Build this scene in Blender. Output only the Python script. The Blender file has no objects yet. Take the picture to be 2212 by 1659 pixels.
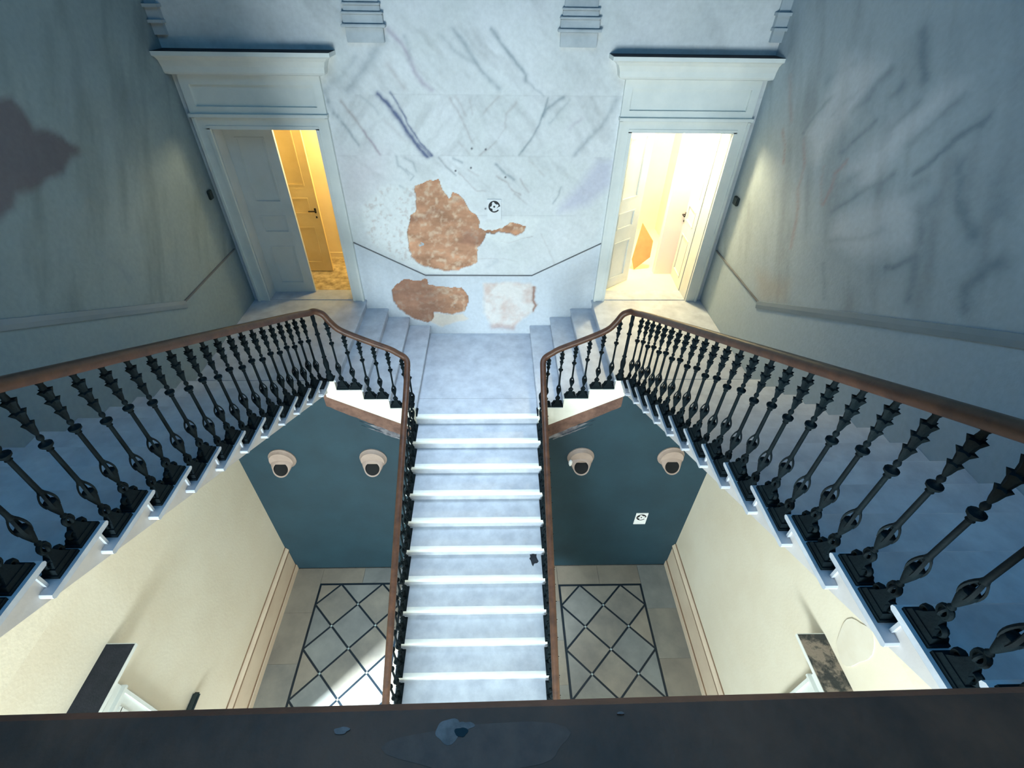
import bpy, bmesh, math, random
import numpy as np
from mathutils import Vector, Matrix

random.seed(7)
scene = bpy.context.scene
COL = scene.collection

# ------------------------------------------------------------------ camera
CAM = Vector((0.247, 0.0, 8.727))
PITCH, YAW, ROLL = math.radians(40.839), math.radians(1.668), math.radians(0.91)
cam_data = bpy.data.cameras.new('camera')
cam_data.sensor_fit = 'HORIZONTAL'
cam_data.sensor_width = 36.0
cam_data.lens = 36.0 * 1043.56 / 2212.0
cam_data.shift_x = (1106.0 - 1092.2) / 2212.0
cam_data.shift_y = (849.84 - 829.5) / 2212.0
cam_data.clip_start = 0.02
cam = bpy.data.objects.new('camera', cam_data)
COL.objects.link(cam)
R0 = Vector((math.cos(YAW), -math.sin(YAW), 0))
H0 = Vector((math.sin(YAW), math.cos(YAW), 0))
F0 = H0 * math.cos(PITCH) + Vector((0, 0, -1)) * math.sin(PITCH)
U0 = H0 * math.sin(PITCH) + Vector((0, 0, 1)) * math.cos(PITCH)
RR = R0 * math.cos(ROLL) + U0 * math.sin(ROLL)
UU = -R0 * math.sin(ROLL) + U0 * math.cos(ROLL)
M = Matrix((RR, UU, -F0)).transposed().to_4x4()
M.translation = CAM
cam.matrix_world = M
scene.camera = cam

# ------------------------------------------------------------------ world, exposure
world = bpy.data.worlds.new('world')
scene.world = world
world.use_nodes = True
world.node_tree.nodes['Background'].inputs[0].default_value = (0.25, 0.5, 0.8, 1)
world.node_tree.nodes['Background'].inputs[1].default_value = 0.3
vs = scene.view_settings
vs.view_transform = 'Standard'
vs.look = 'None'
vs.gamma = 1.0
vs.use_curve_mapping = False
vs.exposure = 0.08


def area_light(name, loc, target, sx, sy, power, color, spread=180):
    d = bpy.data.lights.new(name, 'AREA')
    d.shape = 'RECTANGLE'
    d.size, d.size_y = sx, sy
    d.energy = power
    d.color = color
    d.spread = math.radians(spread)
    o = bpy.data.objects.new(name, d)
    COL.objects.link(o)
    o.location = loc
    dirv = Vector(target) - Vector(loc)
    o.rotation_euler = dirv.to_track_quat('-Z', 'Y').to_euler()
    return o


def point_light(name, loc, power, color, r=0.12):
    d = bpy.data.lights.new(name, 'POINT')
    d.energy = power
    d.color = color
    d.shadow_soft_size = r
    o = bpy.data.objects.new(name, d)
    COL.objects.link(o)
    o.location = loc
    return o


# daylight entering through the tall entrance glazing below the gallery
area_light('entrance_daylight', (-1.7, -5.85, 4.95), (0.9, 6.9, 5.6), 2.6, 2.3, 1150, (0.82, 0.96, 1.0))
# unseen narrow overhead light added to brighten the central stairs; dim blue roof lantern spill
area_light('lantern_shaft_daylight', (0, 5.1, 11.75), (0, 5.1, 0), 1.3, 3.0, 29, (0.70, 0.86, 1.0), 34)
area_light('lantern_spill', (0, 1.6, 11.7), (0, 1.6, 0), 2.4, 4.4, 112, (0.085, 0.44, 0.84))
# sun-like daylight entering the left ground-floor doorway at a slant
area_light('left_doorway_daylight', (-6.4, -0.90, 4.5), (-2.4, 2.3, 0.6), 0.55, 0.55, 950, (0.86, 0.97, 1.0), 70)
area_light('right_doorway_light', (4.75, 0.62, 1.9), (3.0, 1.75, 1.7), 1.2, 2.6, 105, (1.0, 0.78, 0.47))
point_light('left_room_lamp', (-1.75, 7.85, 7.25), 120, (1.0, 0.84, 0.50))
point_light('right_room_lamp', (2.75, 7.78, 7.32), 300, (1.0, 0.83, 0.48))
# warm lamp under the gallery
point_light('hall_lamp', (1.1, -2.0, 4.4), 85, (1.0, 0.74, 0.42), 0.2)

# ------------------------------------------------------------------ dimensions (metres)
W = 3.624                 # half width of the hall
YF, YW = 4.905, 6.971     # front of the landing / rear wall
ZL = 4.0655               # landing level
HS, T3, XW = 0.165, 0.3294, 0.855
ZP = ZL + 4 * HS          # platform level
H1, T1 = ZL / 24.0, 0.3108
H2, T2 = 0.170, 0.3433
XS = 1.905                # tread ends of the upper flights
NUP = 15
ZU = ZP + NUP * H2        # gallery level
YN0 = 5.04                # nosing line of the upper flights: Y = YN0 - k*T2
YG = YN0 - NUP * T2
YB = -6.0                 # front wall
ZC = 12.0                 # ceiling


# ------------------------------------------------------------------ materials
def nodes_of(m):
    m.use_nodes = True
    nt = m.node_tree
    return nt, nt.nodes, nt.links, nt.nodes['Principled BSDF']


def mat(name, c1, c2=None, rough=0.6, scale=6.0, bump=0.0, bscale=60.0, metal=0.0, detail=6, stretch=(1, 1, 1), lo=0.35, hi=0.65, spec=0.4, c3=None):
    m = bpy.data.materials.new(name)
    nt, N, L, b = nodes_of(m)
    b.inputs['Roughness'].default_value = rough
    b.inputs['Metallic'].default_value = metal
    b.inputs['Specular IOR Level'].default_value = spec
    tc = N.new('ShaderNodeTexCoord')
    mp = N.new('ShaderNodeMapping')
    mp.inputs['Scale'].default_value = stretch
    geo = N.new('ShaderNodeNewGeometry')
    L.new(geo.outputs['Position'], mp.inputs['Vector'])
    if c2 is None:
        c2 = tuple(x * 0.85 for x in c1)
    n = N.new('ShaderNodeTexNoise')
    n.inputs['Scale'].default_value = scale
    n.inputs['Detail'].default_value = detail
    n.inputs['Roughness'].default_value = 0.62
    L.new(mp.outputs[0], n.inputs['Vector'])
    r = N.new('ShaderNodeValToRGB')
    r.color_ramp.elements[0].position = lo
    r.color_ramp.elements[1].position = hi
    r.color_ramp.elements[0].color = (*c2, 1)
    r.color_ramp.elements[1].color = (*c1, 1)
    if c3:
        e = r.color_ramp.elements.new(0.5 * (lo + hi))
        e.color = (*c3, 1)
    L.new(n.outputs['Fac'], r.inputs['Fac'])
    L.new(r.outputs['Color'], b.inputs['Base Color'])
    if bump > 0:
        n2 = N.new('ShaderNodeTexNoise')
        n2.inputs['Scale'].default_value = bscale
        n2.inputs['Detail'].default_value = 5
        L.new(mp.outputs[0], n2.inputs['Vector'])
        bp = N.new('ShaderNodeBump')
        bp.inputs['Strength'].default_value = bump
        bp.inputs['Distance'].default_value = 0.01
        L.new(n2.outputs['Fac'], bp.inputs['Height'])
        L.new(bp.outputs[0], b.inputs['Normal'])
    return m


def mat_vcol(name, rough=0.75, bump=0.25, bscale=35):
    m = bpy.data.materials.new(name)
    nt, N, L, b = nodes_of(m)
    b.inputs['Roughness'].default_value = rough
    b.inputs['Specular IOR Level'].default_value = 0.25
    a = N.new('ShaderNodeAttribute')
    a.attribute_name = 'pigment'
    geo = N.new('ShaderNodeNewGeometry')
    n = N.new('ShaderNodeTexNoise')
    n.inputs['Scale'].default_value = 22
    n.inputs['Detail'].default_value = 8
    L.new(geo.outputs['Position'], n.inputs['Vector'])
    r = N.new('ShaderNodeMapRange')
    r.inputs['From Min'].default_value = 0.3
    r.inputs['From Max'].default_value = 0.7
    r.inputs['To Min'].default_value = 0.95
    r.inputs['To Max'].default_value = 1.05
    L.new(n.outputs['Fac'], r.inputs['Value'])
    mx = N.new('ShaderNodeMix')
    mx.data_type = 'RGBA'
    mx.blend_type = 'MULTIPLY'
    mx.inputs[0].default_value = 1.0
    L.new(a.outputs['Color'], mx.inputs[6])
    L.new(r.outputs[0], mx.inputs[7])
    L.new(mx.outputs[2], b.inputs['Base Color'])
    n2 = N.new('ShaderNodeTexNoise')
    n2.inputs['Scale'].default_value = bscale
    n2.inputs['Detail'].default_value = 6
    L.new(geo.outputs['Position'], n2.inputs['Vector'])
    bp = N.new('ShaderNodeBump')
    bp.inputs['Strength'].default_value = bump
    bp.inputs['Distance'].default_value = 0.006
    L.new(n2.outputs['Fac'], bp.inputs['Height'])
    L.new(bp.outputs[0], b.inputs['Normal'])
    return m


MT = {}
MT['marble_paint'] = mat_vcol('faux_marble_wall_paint')
MT['masonry'] = mat_vcol('exposed_masonry_stone', rough=0.95, bump=0.9, bscale=55)
MT['cream'] = mat('cream_wall_paint', (0.78, 0.73, 0.60), (0.72, 0.65, 0.51), 0.7, 0.9, 0.15, 30)
MT['green'] = mat('dark_teal_wall_paint', (0.016, 0.050, 0.072), (0.012, 0.038, 0.056), 0.6, 1.6, 0.12, 40)
MT['trimwhite'] = mat('off_white_trim_paint', (0.76, 0.79, 0.76), (0.68, 0.72, 0.70), 0.5, 3.0, 0.06, 25)
MT['doorpaint'] = mat('grey_white_door_paint', (0.66, 0.69, 0.68), (0.60, 0.63, 0.62), 0.5, 3.0, 0.06, 25)
MT['stone'] = mat('grey_veined_marble_tread', (0.54, 0.59, 0.66), (0.40, 0.44, 0.51), 0.5, 5.0, 0.08, 40, detail=9)
MT['nosing'] = mat('pale_marble_nosing', (0.80, 0.83, 0.80), (0.72, 0.76, 0.75), 0.4, 8.0, 0.05, 40)  # tread marble made paler, putting the frontal light into the nosing colour
MT['stringwhite'] = mat('white_plaster_string', (0.84, 0.84, 0.76), (0.76, 0.75, 0.66), 0.6, 4.0, 0.1, 30)
MT['stringgrey'] = mat('grey_white_flight_string', (0.58, 0.57, 0.57), (0.50, 0.49, 0.50), 0.65, 3.0, 0.1, 30)  # white string paint greyed to hold the shade on the side flights
MT['patch'] = mat('repaired_plaster_patch', (0.72, 0.68, 0.58), (0.68, 0.63, 0.52), 0.8, 5.0)
MT['iron'] = mat('dark_cast_iron', (0.005, 0.012, 0.016), (0.003, 0.007, 0.010), 0.7, 12.0, 0.2, 90, spec=0.1)
MT['wood'] = mat('brown_varnished_handrail_wood', (0.100, 0.044, 0.024), (0.048, 0.021, 0.013), 0.45, 9.0, 0.08, 60, stretch=(1, 1, 1), detail=8)
MT['wooddark'] = mat('dark_worn_handrail_wood', (0.30, 0.078, 0.036), (0.14, 0.040, 0.020), 0.6, 7.0, 0.15, 50, detail=8)
MT['plinth'] = mat('brownish_plinth_paint', (0.72, 0.61, 0.47), (0.62, 0.50, 0.38), 0.65, 1.2, 0.1, 30)
MT['plinthline'] = mat('brown_plinth_moulding_paint', (0.26, 0.165, 0.10), (0.20, 0.12, 0.075), 0.6, 4)  # brown moulding lines that also paint in shade under cap and above skirting
MT['roompink'] = mat('pinkish_room_paint', (0.86, 0.72, 0.74), (0.84, 0.76, 0.66), 0.7, 0.9)
MT['wornbright'] = mat('worn_bright_patch', (0.46, 0.20, 0.16), (0.26, 0.10, 0.075), 0.5, 60.0, 0.1, 60)
MT['worn'] = mat('worn_pale_patch', (0.30, 0.085, 0.045), (0.22, 0.058, 0.03), 0.55, 45.0, 0.1, 60)
MT['bare'] = mat('bare_brown_plaster', (0.20, 0.115, 0.085), (0.10, 0.055, 0.045), 0.9, 7.0, 0.6, 40)
MT['peel'] = mat('peeled_pale_plaster', (0.26, 0.26, 0.28), (0.08, 0.08, 0.10), 0.9, 9.0, 0.6, 40)
MT['blackstrip'] = mat('black_inlay_stone', (0.008, 0.018, 0.028), (0.006, 0.012, 0.02), 0.35, 10)
MT['tile'] = mat('grey_beige_floor_stone', (0.25, 0.235, 0.20), (0.165, 0.16, 0.145), 0.5, 1.7, 0.06, 30, detail=8)
MT['tile2'] = mat('cool_grey_floor_stone', (0.225, 0.235, 0.225), (0.16, 0.17, 0.168), 0.5, 1.9, 0.06, 30, detail=8)
MT['tile3'] = mat('brown_grey_floor_stone', (0.27, 0.24, 0.195), (0.19, 0.17, 0.142), 0.5, 1.5, 0.06, 30, detail=8)
MT['joint'] = mat('dark_floor_joint', (0.17, 0.16, 0.15), (0.12, 0.12, 0.11), 0.9, 20)
MT['node'] = mat('pale_inlay_square', (0.40, 0.50, 0.52), (0.32, 0.42, 0.44), 0.5, 20)
MT['dustdark'] = mat('dark_dust', (0.022, 0.026, 0.036), (0.012, 0.016, 0.022), 0.95, 8, 0.3, 60)
MT['dustmottle'] = mat('mottled_dust', (0.26, 0.22, 0.18), (0.045, 0.05, 0.05), 0.95, 6.5, 0.4, 60, detail=4, lo=0.44, hi=0.56, c3=(0.12, 0.11, 0.095))
MT['beigemetal'] = mat('beige_coated_metal', (0.40, 0.31, 0.26), (0.34, 0.26, 0.22), 0.5, 6)
MT['black'] = mat('black_cavity', (0.004, 0.005, 0.006), (0.003, 0.004, 0.005), 0.8, 6)
MT['blackink'] = mat('black_ink', (0.004, 0.006, 0.010), (0.004, 0.006, 0.01), 0.6, 6)
MT['cardpale'] = mat('pale_blue_white_card', (0.70, 0.735, 0.75), (0.67, 0.70, 0.72), 0.6, 6)
MT['card'] = mat('white_card', (0.84, 0.86, 0.86), (0.80, 0.82, 0.82), 0.5, 6)
MT['darkplastic'] = mat('dark_plastic', (0.015, 0.030, 0.032), (0.01, 0.02, 0.022), 0.4, 8)
MT['roomyellow'] = mat('yellow_cream_room_paint', (0.85, 0.72, 0.42), (0.80, 0.66, 0.37), 0.7, 2)
MT['roomdoor'] = mat('ochre_door_paint', (0.80, 0.60, 0.28), (0.74, 0.54, 0.23), 0.55, 3)
MT['roomcream'] = mat('pale_cream_room_paint', (0.88, 0.80, 0.62), (0.84, 0.76, 0.58), 0.7, 2)
MT['roomfloor'] = mat('worn_room_floor', (0.62, 0.50, 0.28), (0.24, 0.18, 0.09), 0.6, 7.0, 0.1, 30, detail=8)
MT['orange'] = mat('orange_board', (0.85, 0.30, 0.12), (0.75, 0.25, 0.10), 0.6, 5)
MT['dadoline'] = mat('dark_dado_line_paint', (0.17, 0.18, 0.19), (0.13, 0.14, 0.15), 0.8, 3)  # dark tone stands for the shaded top of the dado ledge
MT['pilaster'] = mat('grey_pilaster_paint', (0.50, 0.55, 0.58), (0.40, 0.45, 0.48), 0.7, 5.0)
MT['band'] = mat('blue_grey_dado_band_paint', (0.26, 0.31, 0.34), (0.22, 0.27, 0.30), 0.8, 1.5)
MT['wallplain'] = mat('plain_upper_wall_paint', (0.44, 0.50, 0.54), (0.38, 0.44, 0.48), 0.8, 1.5, 0.1, 30)
MT['glass'] = mat('milky_glass', (0.8, 0.9, 0.95), (0.75, 0.85, 0.9), 0.2, 4)
MT['brass'] = mat('dark_bronze', (0.03, 0.024, 0.018), (0.02, 0.016, 0.012), 0.35, 20, metal=0.6)


# ------------------------------------------------------------------ object helpers
def tag(o, label=None, cat=None, group=None, kind=None):
    if label:
        o['label'] = label
    if cat:
        o['category'] = cat
    if group:
        o['group'] = group
    if kind:
        o['kind'] = kind
    return o


def empty(name, loc=(0, 0, 0), parent=None):
    o = bpy.data.objects.new(name, None)
    o.empty_display_size = 0.1
    COL.objects.link(o)
    o.location = loc
    o.parent = parent
    return o


class MB:
    """collects shapes for ONE mesh object"""
    def __init__(self):
        self.v, self.f = [], []

    def add(self, vs_, fs_):
        n = len(self.v)
        self.v += [tuple(p) for p in vs_]
        self.f += [tuple(i + n for i in f) for f in fs_]
        return self

    def box(self, a, b):
        x0, y0, z0 = [min(a[i], b[i]) for i in range(3)]
        x1, y1, z1 = [max(a[i], b[i]) for i in range(3)]
        return self.add([(x0, y0, z0), (x1, y0, z0), (x1, y1, z0), (x0, y1, z0), (x0, y0, z1), (x1, y0, z1), (x1, y1, z1), (x0, y1, z1)],
                        [(0, 3, 2, 1), (4, 5, 6, 7), (0, 1, 5, 4), (1, 2, 6, 5), (2, 3, 7, 6), (3, 0, 4, 7)])

    def frustum(self, r0, z0, r1, z1):
        """rect (x0,y0,x1,y1) at z0 to rect at z1"""
        p = []
        for r, z in ((r0, z0), (r1, z1)):
            p += [(r[0], r[1], z), (r[2], r[1], z), (r[2], r[3], z), (r[0], r[3], z)]
        return self.add(p, [(0, 3, 2, 1), (4, 5, 6, 7), (0, 1, 5, 4), (1, 2, 6, 5), (2, 3, 7, 6), (3, 0, 4, 7)])

    def prism(self, poly, mapf, d0, d1):
        """polygon (a,b) extruded along d; mapf(a,b,d)->xyz ; polygon triangulated for concave shapes"""
        from mathutils.geometry import tessellate_polygon
        n = len(poly)
        tr = tessellate_polygon([[Vector((p[0], p[1], 0)) for p in poly]])
        vv = [mapf(p[0], p[1], d0) for p in poly] + [mapf(p[0], p[1], d1) for p in poly]
        ff = [tuple(t) for t in tr] + [tuple(n + i for i in reversed(t)) for t in tr]
        for i in range(n):
            j = (i + 1) % n
            ff.append((i, j, n + j, n + i))
        return self.add(vv, ff)

    def lathe(self, prof, seg=12, c=(0, 0, 0), lob=None):
        ox, oy, oz = c
        vv, ff = [], []
        for k, (r, z) in enumerate(prof):
            a_ = lob[k] if lob else 0.0
            for s in range(seg):
                t = 2 * math.pi * s / seg
                q = r * (1 + a_ * math.cos(seg / 2 * t))
                vv.append((ox + q * math.cos(t), oy + q * math.sin(t), oz + z))
        for k in range(len(prof) - 1):
            for s in range(seg):
                s2 = (s + 1) % seg
                ff.append((k * seg + s, k * seg + s2, (k + 1) * seg + s2, (k + 1) * seg + s))
        ff.append(tuple(reversed(range(seg))))
        ff.append(tuple((len(prof) - 1) * seg + s for s in range(seg)))
        return self.add(vv, ff)

    def torus(self, c, R, r, axis='x', n=14, m=6, flat=1.0):
        vv, ff = [], []
        for i in range(n):
            a_ = 2 * math.pi * i / n
            for j in range(m):
                b_ = 2 * math.pi * j / m
                p = (R + r * math.cos(b_)) * math.cos(a_)
                q = (R + r * math.cos(b_)) * math.sin(a_)
                w = r * math.sin(b_) * flat
                if axis == 'x':
                    vv.append((c[0] + w, c[1] + p, c[2] + q))
                elif axis == 'y':
                    vv.append((c[0] + p, c[1] + w, c[2] + q))
                else:
                    vv.append((c[0] + p, c[1] + q, c[2] + w))
        for i in range(n):
            for j in range(m):
                i2, j2 = (i + 1) % n, (j + 1) % m
                ff.append((i * m + j, i2 * m + j, i2 * m + j2, i * m + j2))
        return self.add(vv, ff)

    def sweep(self, path, prof, up=Vector((0, 0, 1)), closed_prof=True):
        path = [Vector(p) for p in path]
        n, m = len(path), len(prof)
        vv, ff = [], []
        for i, p in enumerate(path):
            t = (path[min(i + 1, n - 1)] - path[max(i - 1, 0)]).normalized()
            side = t.cross(up)
            side = side.normalized() if side.length > 1e-6 else Vector((1, 0, 0))
            u = side.cross(t).normalized()
            for a_, b_ in prof:
                vv.append(p + side * a_ + u * b_)
        for i in range(n - 1):
            for j in range(m):
                j2 = (j + 1) % m
                ff.append((i * m + j, i * m + j2, (i + 1) * m + j2, (i + 1) * m + j))
        ff.append(tuple(reversed(range(m))))
        ff.append(tuple((n - 1) * m + j for j in range(m)))
        return self.add(vv, ff)

    def mesh(self, name, material, smooth=False, bevel=0):
        me = bpy.data.meshes.new(name)
        me.from_pydata(self.v, [], self.f)
        bm = bmesh.new()
        bm.from_mesh(me)
        if bevel > 0:
            bmesh.ops.remove_doubles(bm, verts=bm.verts, dist=1e-5)
            ed = [e for e in bm.edges if len(e.link_faces) == 2 and e.calc_face_angle(0) > 0.6]
            bmesh.ops.bevel(bm, geom=ed, offset=bevel, segments=2, affect='EDGES', clamp_overlap=True)
        bmesh.ops.recalc_face_normals(bm, faces=bm.faces)
        bm.to_mesh(me)
        bm.free()
        me.materials.append(MT[material])
        if smooth:
            me.polygons.foreach_set('use_smooth', [True] * len(me.polygons))
            try:
                me.set_sharp_from_angle(angle=math.radians(40))
            except Exception:
                pass
        return me

    def build(self, name, material, parent=None, smooth=False, bevel=0):
        return link(name, self.mesh(name, material, smooth, bevel), parent)


def link(name, me, parent=None, loc=(0, 0, 0), rotz=0.0, scale=(1, 1, 1)):
    o = bpy.data.objects.new(name, me)
    COL.objects.link(o)
    o.parent = parent
    o.location = loc
    o.rotation_euler = (0, 0, rotz)
    o.scale = scale
    return o


def struct(name, mb, material, smooth=False, bevel=0):
    return tag(mb.build(name, material, None, smooth, bevel), kind='structure')


# ------------------------------------------------------------------ pigment maps for the painted walls
FAR_VEINS = [
    ([(-1.19, 7.604), (-1.017, 7.415), (-0.895, 7.217), (-0.732, 6.974), (-0.653, 6.894)], 0.03, 0.62, 'n'),
    ([(-1.035, 7.614), (-0.955, 7.48), (-0.852, 7.267), (-0.723, 7.063), (-0.583, 6.903)], 0.014, 0.55, 'n'),
    ([(-0.762, 7.054), (-0.673, 6.975), (-0.603, 6.899)], 0.012, 0.4, 'n'),
    ([(-0.23, 8.253), (-0.117, 8.131), (0.015, 7.961), (0.117, 7.83), (0.314, 7.665)], 0.028, 0.3, 'g'),
    ([(-0.369, 8.183), (-0.208, 8.045), (-0.054, 7.961), (0.032, 7.933)], 0.03, 0.16, 'g'),
    ([(0.218, 8.251), (0.364, 8.094), (0.541, 7.923), (0.633, 7.82), (0.635, 7.767)], 0.024, 0.42, 'g'),
    ([(0.635, 7.775), (0.747, 7.684), (0.861, 7.607)], 0.012, 0.2, 'g'),
    ([(-0.971, 8.245), (-0.822, 8.095), (-0.751, 7.968), (-0.696, 7.837), (-0.62, 7.718), (-0.518, 7.657)], 0.028, 0.32, 'p'),
    ([(-0.779, 8.165), (-0.739, 8.068), (-0.751, 7.968)], 0.03, 0.16, 'g'),
    ([(-1.035, 8.149), (-1.2, 7.978), (-1.327, 7.846), (-1.562, 7.632)], 0.05, 0.28, 'g'),
    ([(-1.392, 7.962), (-1.643, 7.753), (-1.809, 7.645)], 0.04, 0.18, 'g'),
    ([(-1.019, 7.908), (-0.932, 7.775), (-0.858, 7.669)], 0.035, 0.22, 'b'),
    ([(-1.849, 7.629), (-1.801, 7.44), (-1.616, 7.177), (-1.532, 7.021)], 0.022, 0.34, 'g'),
    ([(-1.657, 7.522), (-1.543, 7.361), (-1.427, 7.178), (-1.28, 6.916)], 0.018, 0.32, 'b'),
    ([(-1.444, 7.195), (-1.353, 7.058), (-1.272, 6.907)], 0.014, 0.3, 'p'),
    ([(-1.409, 7.587), (-1.265, 7.477), (-1.208, 7.381)], 0.022, 0.15, 'g'),
    ([(-1.143, 7.315), (-1.012, 7.182), (-0.912, 7.079)], 0.026, 0.14, 'b'),
    ([(0.918, 7.576), (0.874, 7.398), (0.774, 7.161), (0.572, 6.911)], 0.014, 0.36, 'g'),
    ([(1.121, 7.578), (1.014, 7.529), (0.916, 7.464), (0.875, 7.382)], 0.022, 0.36, 'g'),
    ([(1.197, 7.547), (1.062, 7.4), (0.957, 7.299)], 0.02, 0.15, 'g'),
    ([(1.786, 7.568), (1.643, 7.271), (1.472, 7.114), (1.318, 6.926)], 0.03, 0.26, 'g'),
    ([(1.384, 7.369), (1.228, 7.233)], 0.03, 0.14, 'p'),
    ([(-0.306, 7.565), (-0.205, 7.422), (-0.12, 7.223), (-0.032, 7.05)], 0.016, 0.22, 'b'),
    ([(-0.233, 7.582), (-0.165, 7.487), (-0.115, 7.373)], 0.016, 0.2, 'b'),
    ([(-0.071, 7.551), (-0.029, 7.391)], 0.014, 0.16, 'b'),
    ([(0.314, 7.587), (0.203, 7.49), (0.129, 7.408)], 0.016, 0.2, 'b'),
    ([(0.516, 7.525), (0.409, 7.378), (0.391, 7.261)], 0.018, 0.2, 'b'),
    ([(0.278, 7.088), (0.18, 6.999), (0.042, 6.908)], 0.012, 0.22, 'b'),
    ([(-0.224, 7.066), (-0.075, 6.925)], 0.014, 0.14, 'b'),
    ([(0.41, 7.261), (0.297, 7.123)], 0.012, 0.14, 'b'),
    ([(-1.052, 6.882), (-1.047, 6.772), (-0.923, 6.66)], 0.018, 0.26, 'g'),
    ([(-0.939, 6.864), (-0.847, 6.81), (-0.809, 6.698)], 0.016, 0.24, 'g'),
    ([(-0.488, 6.868), (-0.397, 6.757), (-0.304, 6.664)], 0.012, 0.2, 'b'),
    ([(-0.501, 6.877), (-0.392, 6.739), (-0.278, 6.645)], 0.012, 0.26, 'g'),
    ([(-0.305, 6.869), (-0.191, 6.814)], 0.016, 0.3, 'g'),
    ([(0.264, 6.799), (0.384, 6.687), (0.526, 6.602)], 0.02, 0.38, 'g'),
    ([(0.284, 6.648), (0.426, 6.553), (0.489, 6.474), (0.613, 6.395)], 0.013, 0.3, 'b'),
    ([(0.606, 6.612), (0.671, 6.515), (0.735, 6.436)], 0.013, 0.3, 'b'),
    ([(-0.237, 6.683), (-0.102, 6.549), (-0.004, 6.452), (0.119, 6.442)], 0.011, 0.24, 'b'),
    ([(-0.096, 6.722), (0.022, 6.647)], 0.012, 0.2, 'b'),
    ([(0.53, 6.415), (0.702, 6.273)], 0.012, 0.22, 'b'),
    ([(0.718, 6.839), (0.843, 6.728), (0.928, 6.653)], 0.016, 0.14, 'b'),
    ([(1.185, 6.498), (1.135, 6.358), (1.078, 6.276)], 0.014, 0.26, 'g'),
    ([(0.938, 5.823), (1.141, 5.453), (1.25, 5.233)], 0.012, 0.16, 'b'),
    ([(0.338, 5.719), (0.459, 5.688), (0.667, 5.752), (0.816, 5.799)], 0.008, 0.3, 'b'),
    ([(-1.06, 6.496), (-0.983, 6.455), (-0.923, 6.36)], 0.016, 0.35, 'g'),
    ([(-0.898, 6.59), (-0.85, 6.643), (-0.95, 6.72)], 0.01, 0.25, 'g'),
    ([(-1.47, 5.743), (-1.372, 5.805), (-1.289, 5.866)], 0.014, 0.2, 'b'),
    ([(-1.361, 6.161), (-1.296, 6.218), (-1.263, 6.147), (-1.337, 6.045)], 0.02, 0.22, 'b'),
    ([(-0.032, 5.429), (0.369, 5.439), (0.586, 5.398)], 0.006, 0.16, 'b'),
    ([(0.137, 5.297), (0.293, 5.414)], 0.03, 0.12, 'g'),
]
FAR_PATCH = {
    'brick': [(-0.865, 6.51), (-0.764, 6.551), (-0.512, 6.592), (-0.502, 6.539), (-0.48, 6.445), (-0.389, 6.335), (-0.36, 6.349), (-0.328, 6.418), (-0.26, 6.391), (-0.193, 6.308), (-0.14, 6.21), (-0.029, 6.095), (0.027, 5.977), (0.033, 5.902), (0.113, 5.873), (0.263, 5.866), (0.41, 5.934), (0.511, 6.009), (0.6, 5.98), (0.705, 5.951), (0.693, 5.875), (0.577, 5.798), (0.456, 5.828), (0.306, 5.851), (0.247, 5.82), (0.113, 5.83), (0.066, 5.687), (0.034, 5.639), (-0.004, 5.623), (-0.022, 5.495), (-0.019, 5.363), (-0.176, 5.296), (-0.334, 5.236), (-0.539, 5.227), (-0.739, 5.269), (-0.844, 5.311), (-0.961, 5.377), (-1.025, 5.475), (-1.046, 5.62), (-1.024, 5.868), (-0.957, 6.076), (-0.875, 6.163), (-0.858, 6.319), (-0.874, 6.429)],
    'brick2': [(-1.402, 4.857), (-1.335, 5.0), (-1.181, 5.079), (-0.93, 5.062), (-0.864, 5.106), (-0.818, 5.089), (-0.811, 4.983), (-0.59, 4.957), (-0.302, 4.931), (-0.18, 4.804), (-0.168, 4.675), (-0.258, 4.504), (-0.46, 4.446), (-0.758, 4.485), (-0.804, 4.328), (-0.878, 4.269), (-1.136, 4.368), (-1.317, 4.523), (-1.409, 4.692)],
    'pale': [(0.069, 5.02), (0.372, 5.039), (0.805, 5.022), (0.889, 4.951), (0.868, 4.713), (0.922, 4.62), (0.878, 4.505), (0.55, 4.188), (0.207, 4.209), (0.059, 4.485)],
    'cream': [(-0.791, 4.475), (-0.46, 4.442), (-0.292, 4.465), (-0.197, 4.348), (-0.471, 4.269), (-0.646, 4.209), (-0.826, 4.289)],
    'white': [(-1.128, 6.509), (-1.31, 6.494), (-1.637, 6.216), (-1.654, 6.043), (-1.623, 5.804), (-1.56, 5.649), (-1.313, 5.49), (-1.087, 5.343), (-0.824, 5.192), (-0.337, 5.193), (-0.035, 5.33), (-0.027, 5.623), (0.068, 5.78), (0.367, 5.641), (0.815, 5.814), (0.891, 6.056), (0.583, 6.113), (0.072, 5.993), (-0.47, 6.579), (-0.891, 6.523)],
    'lav': [(1.649, 6.855), (1.85, 6.847), (1.877, 6.542), (1.584, 6.258), (1.173, 6.151), (1.206, 6.256), (1.445, 6.559)],
    'pink': [(-1.89, 6.93), (-1.235, 6.917), (-1.233, 6.677), (-1.521, 6.383), (-1.815, 6.136), (-2.002, 6.135)],
}
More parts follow.
